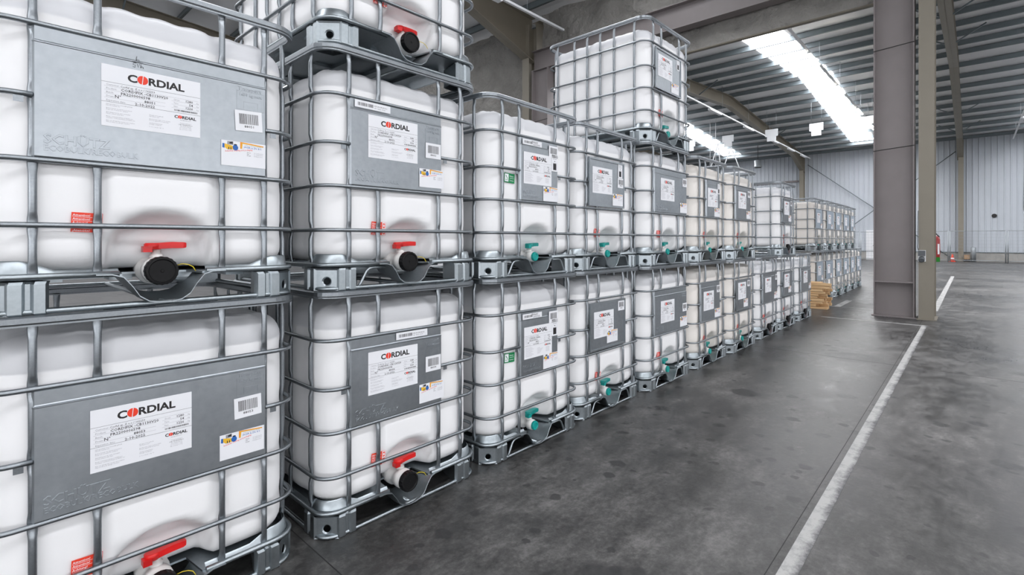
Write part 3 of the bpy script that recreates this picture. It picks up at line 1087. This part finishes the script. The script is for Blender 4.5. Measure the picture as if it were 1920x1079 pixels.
LABEL_MATS = ['paper', 'ink', 'red_ink', 'grey_ink', 'faint_ink']
def label_mesh(number, product, batch, date, gross, tare, net, detail=2):
    W, H = .297, .212
    F = Flat(W, H)
    logo(F, .072, .166, .0255, res=3 if detail > 1 else 1)
    def rule(z, x0, x1, m=1, t=.0008): F.rect(x0, x1, z, z + t, m)
    rule(.1515, 0, W); rule(.0835, 0, W)
    for i, z in enumerate((.1375, .1245, .1113, .0980)):
        rule(z, .008, .184 if i else W - .006, 3, .0005)
    for z in (.1250, .1125, .1000):
        rule(z, .203, W - .006, 3, .0005)
    if detail > 0:
        r = 1
        for t, z in (('Customer:', .1405), ('Product:', .1275), ('Batch:', .1143), ('Drum:', .1010), ('Expiration date:', .0868)):
            F.text(t, .013, z, .0085, 3, res=r)
        F.text('Corful sp. Z o.o / 162253', .052, .1400, .0092, 1, .004, 1.05, res=r)
        F.text(product, .053, .1268, .0124, 1, .014, 1.12, res=r)
        F.text(batch, .053, .1136, .0124, 1, .014, 1.12, res=r)
        F.text('N\u00b0', .036, .1003, .0145, 1, .012, 1.1, res=r)
        F.text(number, .152, .0996, .0124, 1, .014, 1.1, 'R', res=r)
        F.text(date, .152, .0860, .0124, 1, .014, 1.15, 'R', res=r)
        for t, v_, z in (('Gross:', gross, .1275), ('Tare:', tare, .1148), ('Net:', net, .1023)):
            F.text(t, .210, z + .001, .0075, 3, res=r)
            F.text(v_, .272, z - .0005, .0115, 1, .014, 1.1, 'R', res=r)
            F.text('Kg', .284, z, .0065, 3, res=r)
        F.bars(.212, .287, .0895, .0955, 1, 5, 40)
        logo(F, .212, .0635, .0105, res=2)
    else:
        F.rect(.053, .16, .1285, .1345, 3); F.rect(.053, .13, .1155, .1215, 3); F.rect(.12, .15, .1020, .1075, 3); F.rect(.1, .152, .0885, .0940, 3)
        for z in (.129, .116, .1035): F.rect(.25, .272, z, z + .006, 3)
        F.rect(.212, .287, .0895, .0955, 3)
        logo(F, .212, .0635, .0105, res=1)
    if detail > 1:
        small = ['Niet geschikt voor menselijk gebruik', 'Not for human use', '', 'Buiten bereik van kinderen bewaren', 'Keep out of reach for children', '',
                 'Aanraking met de ogen vermijden', 'Avoid contact with eyes', '', 'Bevat: 1,2-benzisothiazool-3(2H)-one', 'Contains: 1,2-benzisothiazool-3(2H)-one', '',
                 'Kan een allergische reactie veroorzaken', 'May produce an allergic reaction']
        for i, t in enumerate(small):
            if t: F.text(t, .013, .0748 - i * .0047, .0049, 3, 0, 1.0, res=1)
        small = ['Mengen voor gebruik', 'Stir before use', '', 'Beschermen tegen vorst en hitte', 'Protect against frost and heat', '', 'Opslag temperatuur', 'Storage conditions', '', '5 \u00b0C < 15-25 < 35 \u00b0C']
        for i, t in enumerate(small):
            if t: F.text(t, .135, .058 - i * .0047, .0049, 3, 0, 1.0, res=1)
        for i, (t, m) in enumerate((('ADHESIVES N.V.', 3), ('', 3), ('Transportstraat 1', 3), ('3980 TESSENDERLO', 1), ('The Netherlands', 3), ('tel. 013 66 11 701', 3), ('fax. 013 66 11 702', 3))):
            if t: F.text(t, .248, .0560 - i * .0057, .0052, m, 0, 1.0, 'C', res=1)
    else:
        for i in range(9):
            F.rect(.013, .075 + (i * 37 % 5) * .006, .072 - i * .0072, .0742 - i * .0072, 4)
        for i in range(6):
            F.rect(.135, .165 + (i * 29 % 5) * .008, .056 - i * .0072, .0582 - i * .0072, 4)
        for i in range(5):
            F.rect(.228, .268, .050 - i * .0072, .0522 - i * .0072, 4)
    return F.mb

def barcode_mesh(number, detail=True):
    F = Flat(.104, .083)
    F.bars(.016, .090, .028, .070, 1, 11, 30)
    if detail:
        F.text(number, .052, .014, .0135, 1, .01, 1.15, 'C', res=1)
    else:
        F.rect(.034, .070, .015, .022, 3)
    return F.mb
COMPANY_MATS = ['paper', 'ink', 'red_ink', 'blue_ink', 'yellow_ink', 'orange_ink', 'grey_ink']
def company_mesh(detail=True):
    W, H = .168, .100
    F = Flat(W, H)
    # blue drum, yellow crate, grey cage and blue drum
    F.poly([(.004, .070), (.012, .068), (.013, .086), (.005, .087)], 3)
    F.poly([(.012, .072), (.022, .064), (.050, .066), (.050, .078), (.030, .083), (.012, .086)], 4)
    F.rect(.026, .029, .064, .074, 1, 2); F.rect(.034, .037, .064, .074, 1, 2)
    F.poly([(.022, .084), (.044, .084), (.044, .098), (.022, .097)], 6); F.poly([(.030, .088), (.042, .088), (.042, .097), (.030, .094)], 1, 2)
    F.disc(.052, .074, .0105, .011, 3, 2, n=14); F.rect(.046, .058, .074, .086, 3, 3); F.disc(.052, .086, .006, .0025, 1, 4, n=10)
    # bracket
    F.poly([(.070, .100), (.160, .093), (.160, .0905), (.076, .0965), (.074, .073), (.070, .072)], 5)
    F.poly([(.076, .0965), (.160, .0905), (.160, .0885), (.079, .0935), (.077, .071), (.074, .073)], 4)
    if detail:
        F.text('VATEN- EN VERPAKKINGSBEDRIJF', .086, .0865, .0045, 6, 0, .95, res=1, slope=-.01)
        F.text('JAGER & ZN. B.V.', .084, .0775, .0098, 3, .004, .95, res=1, slope=-.02)
        F.text('Industrial cleaning and packaging', .014, .0535, .0096, 2, .004, .82, res=1, slope=.13)
        for i, (a, c) in enumerate((('Phone', '+31 (0)492-541700'), ('Fax', '+31 (0)492-541701'), ('E-mail', 'info@jagerenzn.nl'))):
            F.text(a, .096, .058 - i * .0062, .0056, 1, .006, 1, res=1)
            F.text(c, .122, .058 - i * .0062, .0052, 6, 0, .9, res=1)
    else:
        F.rect(.084, .150, .078, .084, 6)
        F.poly([(.014, .054), (.118, .067), (.118, .071), (.014, .058)], 2)
        for i in range(3):
            F.rect(.096, .110, .056 - i * .007, .059 - i * .007, 6); F.rect(.122, .158, .056 - i * .007, .059 - i * .007, 6)
    return F.mb
def strip_mesh(code=None):
    F = Flat(.200, .036)
    F.bars(.016, .100, .010, .026, 1, 3, 24)
    if code:
        F.text(code, .092, .0175, .0215, 1, .012, 1.05, res=1)
        for i in range(2): F.rect(.106, .180, .005 + i * .006, .008 + i * .006, 6 if False else 3)
    else:
        F.text('HYD 24 06 84 2000 32 J', .106, .018, .0092, 1, .006, .8, res=1); F.text('1270 - 96.8 22 - 10.11 B', .106, .008, .0080, 1, .004, .8, res=1)
    return F.mb
def picto_mesh():
    F = Flat(.070, .118)
    F.text('Transport', .010, .098, .012, 1, .004, .8, res=1); F.rect(.014, .056, .086, .089, 3)
    F.poly([(.028, .074), (.042, .074), (.035, .066)], 1)
    F.rect(.017, .053, .010, .056, 1); F.rect(.017, .053, .0575, .060, 3)
    return F.mb
def warning_mesh():
    F = Flat(.082, .066, 0)
    for i, t in enumerate(('Attention!', 'Attention!', 'Achtung!', 'Attenzione!', '\u00a1Atenci\u00f3n!')):
        z = .0535 - i * .0128
        F.text(t, .003, z, .0105, 1, .012, 1.05, res=1); F.rect(.003, .056, z - .0035, z - .0025, 1)
    F.rect(.0605, .0805, .001, .065, 1); F.rect(.064, .077, .036, .060, 0, 2); F.rect(.064, .077, .004, .030, 0, 2)
    F.rect(.067, .074, .042, .054, 1, 3); F.rect(.067, .074, .010, .024, 1, 3)
    return F.mb
def green_mesh():
    F = Flat(.098, .062, 0)
    F.rect(.005, .040, .006, .056, 1); F.poly([(.010, .016), (.035, .016), (.035, .019), (.010, .019)], 0, 2)
    F.poly([(.012, .044), (.016, .048), (.034, .024), (.030, .022)], 0, 2)
    F.text('Return', .050, .040, .013, 1, .008, 1, res=1); F.text('Service', .050, .012, .013, 1, .008, 1, res=1); F.rect(.050, .090, .030, .032, 1)
    return F.mb
def handwriting_mesh():
    m_ = MB()
    for pl in ([(.008, .040), (.006, .024), (.010, .030), (.014, .029), (.015, .023)], [(-.006, .019), (.026, .021)],
               [(.006, .016), (-.002, .015), (-.003, .009), (.004, .008), (.003, .000), (-.004, .001)],
               [(.009, .014), (.012, .001), (.016, .014)], [(.020, .015), (.019, .001), (.022, .007), (.026, .006), (.027, .000)]):
        m_.tube([(x, 0, z) for x, z in pl], .0007, 4)
    return m_

# shared mesh data -----------------------------------------------------------------
MS = {}
def shared(key, fn, mats, fix=True):
    if key not in MS:
        MS[key] = fn().mesh(key.split(':')[0], [M[k] for k in mats], fix)
    return MS[key]

def make_container(label, loc, rz, tank='tank_white', valve='red', plate='wide', framed=False, number='88051',
                   product='CORDIFIX -CB1130V20', batch='PR2200006598', date='2-10-2022', detail=2,
                   lab=(-.20, .628), code=None, extras=(), warn=True, plate_mat='plate', group=None):
    e = empty('bulk_container', loc, rz)
    tag(e, label, 'container', group)
    # tank
    tk = put('tank', shared('tank:' + tank, tank_mesh, [tank], False), e)
    put('lid', shared('lid:', lambda: MB().lathe((0, 0, 1.085), (0, 0, 1), [(0, .115), (.006, .115), (.012, .095), (.028, .092), (.030, .075)], 24), ['black']), tk)
    # cage
    put('top_rail', shared('top_rail:', top_rail_mesh, ['tube']), e)
    for i, z in enumerate(RING):
        if i == 1:
            g = PT[plate]
            put('horizontal_tube', shared('horizontal_tube:%d%s' % (i, plate), lambda: ring_mesh(z, g[0] + .003, g[1] - .003), ['tube']), e)
        else:
            put('horizontal_tube', shared('horizontal_tube:%d' % i, lambda: ring_mesh(z), ['tube']), e)
    for tx in (PT[plate][0] - .030, PT[plate][1] + .030):
        put('tab', shared('tab:', lambda: MB().box(-.012, .012, -.0025, .0, -.028, -.004), ['tube']), e, (tx, -HY, RING[1]))
    vm = shared('vertical_tube:', vtube_mesh, ['tube'])
    for x in (-.354, -.193, .193, .354):
        put('vertical_tube', vm, e, (x, -HY, 0))
        put('vertical_tube', vm, e, (x, HY, 0), (0, 0, PI))
    for y in (-.455, -.235, -.077, .077, .235, .455):
        put('vertical_tube', vm, e, (-HX, y, 0), (0, 0, -PI / 2))
        put('vertical_tube', vm, e, (HX, y, 0), (0, 0, PI / 2))
    # pallet
    pl = put('pallet_deck', shared('pallet_deck:', deck_mesh, ['foot']), e)
    fm = foot_mesh()
    for sx in (1, -1):
        for sy in (1, -1):
            put('foot', shared('foot:%d%d' % (sx, sy), lambda: mirrored(fm, sx, sy), ['foot']), pl)
    put('tank_rim', shared('tank_rim:', rim_mesh, ['foot']), pl)
    put('valve_saddle', shared('valve_saddle:', saddle_mesh, ['foot']), pl)
    put('frame_tube', shared('frame_tube:', pallet_tube_mesh, ['foot']), pl)
    put('skid_tube', shared('skid_tube:', skid_mesh, ['foot']), pl)
    put('runner', shared('runner:', lambda: runner_mesh(0), ['foot']), pl)
    for s in ((-1, 1) if valve == 'teal' else (-1,) if number == '88052' else ()):
        put('brace', shared('brace:%d' % s, lambda: brace_mesh(s), ['foot']), pl)
    # valve
    vb = put('valve', shared('valve:' + valve, lambda: valve_body_mesh(valve), ['clearwhite']), e, (-.010, -.032, 0))
    hd = put('handle', shared('handle:' + valve, lambda: handle_mesh(valve), ['red' if valve == 'red' else 'teal']), vb)
    cp = put('cap', shared('cap:' + valve, lambda: cap_mesh(valve), ['black' if valve == 'red' else 'teal']), vb)
    if valve == 'red' and detail > 1:
        put('seal_wire', shared('seal_wire:', seal_wire_mesh, ['wire_yellow']), vb)
    # plate and stickers
    pp = put('label_plate', shared('label_plate:%s%d%s' % (plate, framed, plate_mat), lambda: plate_mesh(plate, framed), [plate_mat], not False), e)
    x0, x1 = PT[plate]
    if detail > 0 and not framed:
        put('embossed_lettering', shared('embossed_lettering:' + plate, lambda: emboss_mesh(plate), [plate_mat], False), pp)['kind'] = 'stuff'
    if detail == 2:
        key = 'label_sheet:' + number
        net = ('1280', '54', '1226')
    elif detail == 1:
        key = 'label_sheet:' + product + number
        net = ('1050', '54', '996')
    else:
        key = 'label_sheet:far'; net = ('', '', '')
    yf = -.6015 if not framed else -.599
    put('label_sheet', shared(key, lambda: label_mesh(number, product, batch, date, *net, detail=detail), LABEL_MATS, False), pp, (lab[0], yf, lab[1]))
    for (kind, x, z, rot) in extras:
        if kind == 'barcode':
            me = shared('barcode_sticker:' + (number if detail else 'far'), lambda: barcode_mesh(number, detail > 0), LABEL_MATS, False)
        elif kind == 'company':
            me = shared('company_sticker:%d' % (detail > 0), lambda: company_mesh(detail > 0), COMPANY_MATS, False)
        elif kind == 'strip':
            me = shared('inventory_strip:%s' % code, lambda: strip_mesh(code), LABEL_MATS, False)
        elif kind == 'picto':
            me = shared('transport_sticker:', picto_mesh, LABEL_MATS, False)
        elif kind == 'writing':
            me = shared('pen_marks:', handwriting_mesh, ['ink'])
        put(me.name.split('.')[0], me, pp, (x, yf - (.0012 if kind in ('picto', 'barcode', 'company') else .0), z), (0, rot, 0))
    if warn == 'green':
        put('green_sticker', shared('green_sticker:', green_mesh, ['green_ink', 'paper'], False), e, (-.330, -.575, .615), (0, .05, 0))
    elif warn:
        o = put('warning_sticker', shared('warning_sticker:', warning_mesh, ['red_ink', 'paper'], False), e, (-.262 if plate == 'wide' else -.228, -.5735, .268), (0, .04, 0))
    return e

H = 1.166
CX = [None, -1.553, -.4535, .612, 1.622, 2.66, 3.75, 4.79, 5.96, 6.985, 8.12]
def rnd(a): return random.uniform(-a, a)
B1 = [('barcode', .236, .683, -.05), ('company', .183, .538, 0)]
B2 = [('barcode', .088, .688, 0), ('company', .046, .527, 0)]
B3 = [('barcode', .098, .822, 0), ('company', .034, .512, 0), ('picto', .128, .728, 0), ('strip', -.180, .878, 0)]
B4 = [('barcode', .092, .690, 0), ('company', .010, .533, 0), ('picto', .098, .775, 0)]
def C(col, tier, label, **kw):
    dx = kw.pop('dx', 0.0); dy = kw.pop('dy', 0.0); rz = kw.pop('rz', 0.0)
    return make_container(label, (CX[col] + dx, .6 + dy, tier * H), rz, **kw)

# columns 1 and 2: red valves, numbered labels
C(1, 0, 'leftmost white container on the floor, red valve, wide plate numbered 88053', number='88053', lab=(-.215, .618), extras=[('barcode', .232, .683, -.03), ('company', .178, .533, 0)])
C(1, 1, 'leftmost white container of the upper tier, red valve, plate numbered 88051', number='88051', lab=(-.186, .632), extras=B1 + [('writing', -.095, .853, 0)])
C(2, 0, 'second white container on the floor, red valve, plate numbered 88054', number='88054', plate='mid', lab=(-.262, .640), extras=B2 + [('strip', -.10, .890, 0)])
C(2, 1, 'second white container of the upper tier, red valve, plate numbered 88052', number='88052', plate='mid', lab=(-.262, .648), extras=B2 + [('strip', -.335, .884, 0)])
C(2, 2, 'white container cut by the top edge with red valve, third tier on the left', number='88050', plate='mid', lab=(-.262, .640), extras=B2, dx=.005, rz=.01)
# columns 3 to 7: teal valves
P3 = dict(product='CORDIFIX -PR886L', batch='PR2200006512', date='2-10-2022', detail=1, valve='teal')
C(3, 0, 'white floor-level container with green sticker, slim plate and teal valve', number='88061', plate='slim', lab=(-.165, .612), extras=B3, code='P00601', warn='green', **P3)
C(3, 1, 'white upper-tier container with green sticker, slim plate and teal valve', number='88062', plate='slim', lab=(-.170, .618), extras=B3, code='P00601', warn='green', **P3)
C(4, 0, 'white floor-level container with framed plate and teal valve, fourth from left', number='88063', plate='mid', framed=True, lab=(-.285, .615), extras=[('barcode', .082, .805, 0), ('company', -.095, .555, 0)], **P3, dy=.035)
C(4, 1, 'white upper-tier container with framed plate, left of the three-high stack', number='88064', plate='mid', framed=True, lab=(-.290, .622), extras=B4, **P3, dy=.045)
C(5, 0, 'floor-level white container with wide plate at the foot of the three-high stack', number='88065', plate='wide', lab=(-.235, .610), extras=[('barcode', .250, .675, 0), ('company', .190, .525, 0)], **P3)
C(5, 1, 'middle white container with wide plate in the teal-valved three-high stack', number='88066', plate='wide', lab=(-.235, .625), extras=[('barcode', .250, .79, 0), ('company', .190, .520, 0)], **P3)
C(5, 2, 'white container alone on the third tier showing its whole long side', number='88067', plate='mid', framed=True, lab=(-.290, .640), extras=[('picto', .098, .785, 0), ('company', -.02, .535, 0)], **P3, dx=.02, rz=-.012)
P0 = dict(product='', batch='', date='', number='', detail=0)
C(6, 0, 'cream floor-level container with teal valve, first right of the three-high stack', tank='tank_cream', valve='teal', plate='mid', lab=(-.290, .620), extras=[('barcode', .092, .80, 0), ('company', .03, .515, 0)], **P0)
C(6, 1, 'cream upper-tier container with slim plate, first right of the three-high stack', tank='tank_cream', valve='teal', plate='slim', lab=(-.17, .62), extras=[('picto', .12, .78, 0), ('company', .02, .512, 0)], **P0)
C(7, 0, 'cream floor-level container with framed plate and teal valve, seventh from left', tank='tank_cream', valve='teal', plate='mid', framed=True, lab=(-.27, .655), extras=[('barcode', .075, .80, 0), ('company', -.07, .545, 0)], **P0, dy=-.02)
C(7, 1, 'cream upper-tier container with teal valve, last before the gap in the tier', tank='tank_cream', valve='teal', plate='mid', lab=(-.27, .645), extras=[('barcode', .085, .80, 0), ('company', .03, .520, 0)], **P0, dy=-.02)
C(8, 0, 'white floor-level container with nothing standing on it, red valve, eighth from left', plate='wide', lab=(-.26, .65), extras=[('barcode', .24, .81, 0), ('company', .18, .53, 0)], **P0)
C(9, 0, 'white floor-level container carrying the lone upper one, red valve, framed plate', plate='mid', framed=True, lab=(-.27, .655), extras=[('company', -.04, .56, 0)], **P0)
C(9, 1, 'white upper-tier container standing alone past the gap, red valve, framed plate', plate='mid', framed=True, lab=(-.28, .65), extras=[('barcode', .085, .80, 0), ('company', -.04, .545, 0)], **P0)
C(10, 0, 'white floor-level container beside the timber stack, last of the near row', plate='wide', lab=(-.20, .65), extras=[('company', .18, .53, 0)], **P0)
# far group beyond the timber
FXC = [10.86, 11.87, 12.92, 13.98, 15.09, 16.21]
ORD = ['first', 'second', 'third', 'fourth', 'fifth', 'sixth']
for i, xc in enumerate(FXC):
    for t in (0, 1):
        if t == 1 and i == 5:
            continue
        make_container('%s cream container in the %s tier of the far group' % (ORD[i], 'upper' if t else 'floor'),
                       (xc - (.02 if t else 0), .9 + rnd(.02), t * H), rnd(.008), tank='tank_cream', valve='teal', plate='wide' if i % 2 else 'mid',
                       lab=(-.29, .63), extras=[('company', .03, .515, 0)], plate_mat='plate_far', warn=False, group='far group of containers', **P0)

# ------------------------------------------------------------------ timber stack
ts = empty('timber_stack', (9.75, .09, 0))
tag(ts, 'stack of rough pine boards on the floor between the container groups', 'timber')
z = 0.0; r = random.Random(4)
while z < .53:
    h = r.choice((.045, .06, .05)); x = 0.0
    while x < .42:
        w = r.choice((.09, .11, .08)); y0 = r.uniform(-.14, .10) - z * .10
        p = MB(); jx = r.uniform(-.012, .012); p.box(x + jx, x + jx + w - .014, y0, y0 + 1.2, z, z + h - .007)
        p.build('board', M['wood'], ts); x += w
    z += h

# ------------------------------------------------------------------ things at the column and the far wall
e = empty('fire_extinguisher', (10.07, -1.675, 1.02))
p = MB(); p.lathe((0, 0, .0), (0, 0, 1), [(0, .078), (.01, .082), (.40, .082), (.44, .07), (.47, .035), (.48, .025)], 20); p.build('cylinder', M['ext_red'], e)
p = MB(); p.lathe((0, 0, .48), (0, 0, 1), [(0, .02), (.05, .018), (.055, .012)], 12); p.box(-.10, .03, -.01, .01, .52, .535); p.box(-.09, .02, -.01, .01, .555, .567); p.build('valve_head', M['dark'], e)
p = MB(); p.lathe((0, 0, .10), (0, 0, 1), [(0, .0825), (.26, .0825)], 20); 
p = MB(); p.add([(.0833 * math.cos(a), .0833 * math.sin(a), zz) for a in [PI * 1.2 + .11 * i for i in range(5)] for zz in (.13, .32)], [(2 * i, 2 * i + 2, 2 * i + 3, 2 * i + 1) for i in range(4)]); p.build('instruction_label', M['paper'], e)
p = MB(); p.tube([(.03, -.02, .51), (.08, -.06, .46), (.085, -.06, .25), (.08, -.05, .12)], .012, 8); p.build('hose', M['dark'], e)
p = MB(); p.box(-.125, -.07, -.02, .02, .1, .40); p.build('bracket', M['ext_red'], e)
p = MB(); p.box(-.10, -.09, -.083, .083, -.01, .075); p.build('green_tag', M['green'], e)
tag(e, 'dark red fire extinguisher with green tag hanging on the tan column', 'fire extinguisher')

e = empty('power_socket', (9.352, -1.535, 1.03))
p = MB(); p.box(0, .018, -.055, .055, 0, .2); p.build('back_plate', M['white_sheet'], e)
p = MB(); p.box(-.045, 0, -.05, .05, .10, .195); p.build('switch_box', M['grey_plastic'], e)
p = MB(); p.lathe((-.0, 0, .05), (-1, 0, -.4), [(0, .045), (.06, .045), (.065, .03)], 16); p.build('socket_cap', M['grey_plastic'], e)
p = MB(); p.tube([(.0, .045, .2), (-.005, .06, .26), (.0, .055, .32), (.01, .05, .9)], .006, 6); p.build('cable', M['grey_plastic'], e)
tag(e, 'small grey power socket mounted on the tan column', 'socket')

e = empty('traffic_cone', (41.9, -1.25, 0))
p = MB(); p.box(-.17, .17, -.17, .17, 0, .03); p.build('base', M['cone'], e)
p = MB(); p.lathe((0, 0, .03), (0, 0, 1), [(0, .13), (.45, .03), (.46, .02)], 16); c_ = p.build('cone_body', M['cone'], e)
p = MB(); p.lathe((0, 0, .16), (0, 0, 1), [(0, .105), (.09, .085)], 16); p.build('reflective_band', M['paper'], c_)
tag(e, 'orange traffic cone with white band by the far wall', 'cone')
p = MB(); p.lathe((42.6, -2.27, 0), (0, 0, 1), [(0, .13), (.92, .13), (.95, .11), (.96, .06)], 18)
tag(p.build('bollard', M['galv_dull']), 'grey steel bollard post standing at the far wall', 'bollard')
e = empty('cardboard_box', (42.75, -1.95, 0))
p = MB(); p.box(-.15, .15, -.14, .14, .16, .44); p.build('carton', M['card'], e)
p = MB(); p.box(-.17, .17, -.16, .16, 0, .16); p.build('black_tray', M['dark'], e)
tag(e, 'small cardboard box on a black tray at the far wall', 'box')
p = MB(); p.lathe((XF - .02, -3.27, 3.01), (-1, 0, 0), [(0, .13), (.04, .13), (.045, .10)], 20)
tag(p.build('wall_vent', M['dark']), 'round black vent opening in the far wall', 'vent')
p = MB(); p.tube([(XF - .06, -4.70, 7.9), (XF - .06, -4.62, 3.4), (XF - .06, -4.66, 3.2), (XF - .06, -4.9, 3.1), (XF - .06, -6.5, 3.1)], .03, 8)
tag(p.build('wall_conduit', M['galv_dull']), 'thin grey conduit bending at the far wall, right edge', 'pipe')
# door in the far wall behind the column
e = empty('door_1', (XF - .06, 3.1, 0)); struct(e)
p = MB(); p.box(-.03, .02, -.95, .5, 0, 2.16); p.build('door_leaf', M['roof'], e)
p = MB(); p.box(-.05, -.03, -.03, .09, 1.0, 1.04); p.build('door_handle', M['dark'], e)
# mesh fence
e = empty('mesh_fence', (41.2, 0, 0))
fy = [8.5, 6.1, 3.7, 1.3, -1.1, -3.78, -6.2]
for k in range(len(fy) - 1):
    ya, yb = fy[k] - .05, fy[k + 1] + .05
    p = MB()
    for y_ in (ya, yb): p.tube([(0, y_, 0), (0, y_, 2.0)], .03, 8)
    for z_ in (.12, 2.0): p.tube([(0, ya, z_), (0, yb, z_)], .022, 6)
    fp = p.build('fence_frame', M['galv_dull'], e)
    p = MB(); n = int((ya - yb) / .2)
    for i in range(1, n): p.tube([(0, ya + (yb - ya) * i / n, .12), (0, ya + (yb - ya) * i / n, 2.0)], .004, 4, caps=False)
    for i in range(1, 9): p.tube([(0, ya, .12 + 1.88 * i / 9), (0, yb, .12 + 1.88 * i / 9)], .004, 4, caps=False)
    o = p.build('wire_mesh', M['galv_dull'], fp); o['kind'] = 'stuff'
tag(e, 'galvanised wire mesh fence running along the far wall', 'fence')
# high-bay lamp near the far left column
e = empty('high_bay_lamp', (39, 9.9, 7.0))
p = MB(); p.lathe((0, 0, 0), (0, 0, 1), [(0, .27), (.12, .27), (.14, .24), (.55, .24), (.58, .1)], 18); p.build('shade', M['galv_dull'], e)
p = MB(); p.lathe((0, 0, -.02), (0, 0, 1), [(0, .24), (.02, .25)], 18); p.build('rim', M['dark'], e)
p = MB(); p.tube([(0, 0, .58), (0, 0, roof_z(39) - 7.0 + .23)], .02, 6); p.build('stem', M['dark'], e)
tag(e, 'grey cylindrical high-bay lamp beside the far left column', 'lamp')
# white lattice bars under the roof at the far left
e = empty('lattice_frame', (30, 9.2, 5.6))
for a, b_ in (((0, 1.0, 0), (0, .4, 1.9)), ((0, .4, 1.9), (0, .2, 0)), ((0, .2, 0), (0, -.4, 1.6)), ((0, -.4, 1.6), (0, -.9, .2))):
    p = MB(); p.tube([a, b_], .03, 6); p.build('strut', M['white_sheet'], e)
for y_ in (.9, .55):
    p = MB(); p.tube([(0, y_, 0), (0, y_, roof_z(30) - 5.6)], .015, 5); p.build('hanger', M['white_sheet'], e)
p = MB(); p.box(-.1, .1, -1.2, 1.3, -.06, .02); p.build('lower_rail', M['white_sheet'], e)
tag(e, 'white lattice frame hung under the far roof left of the far column', 'frame')
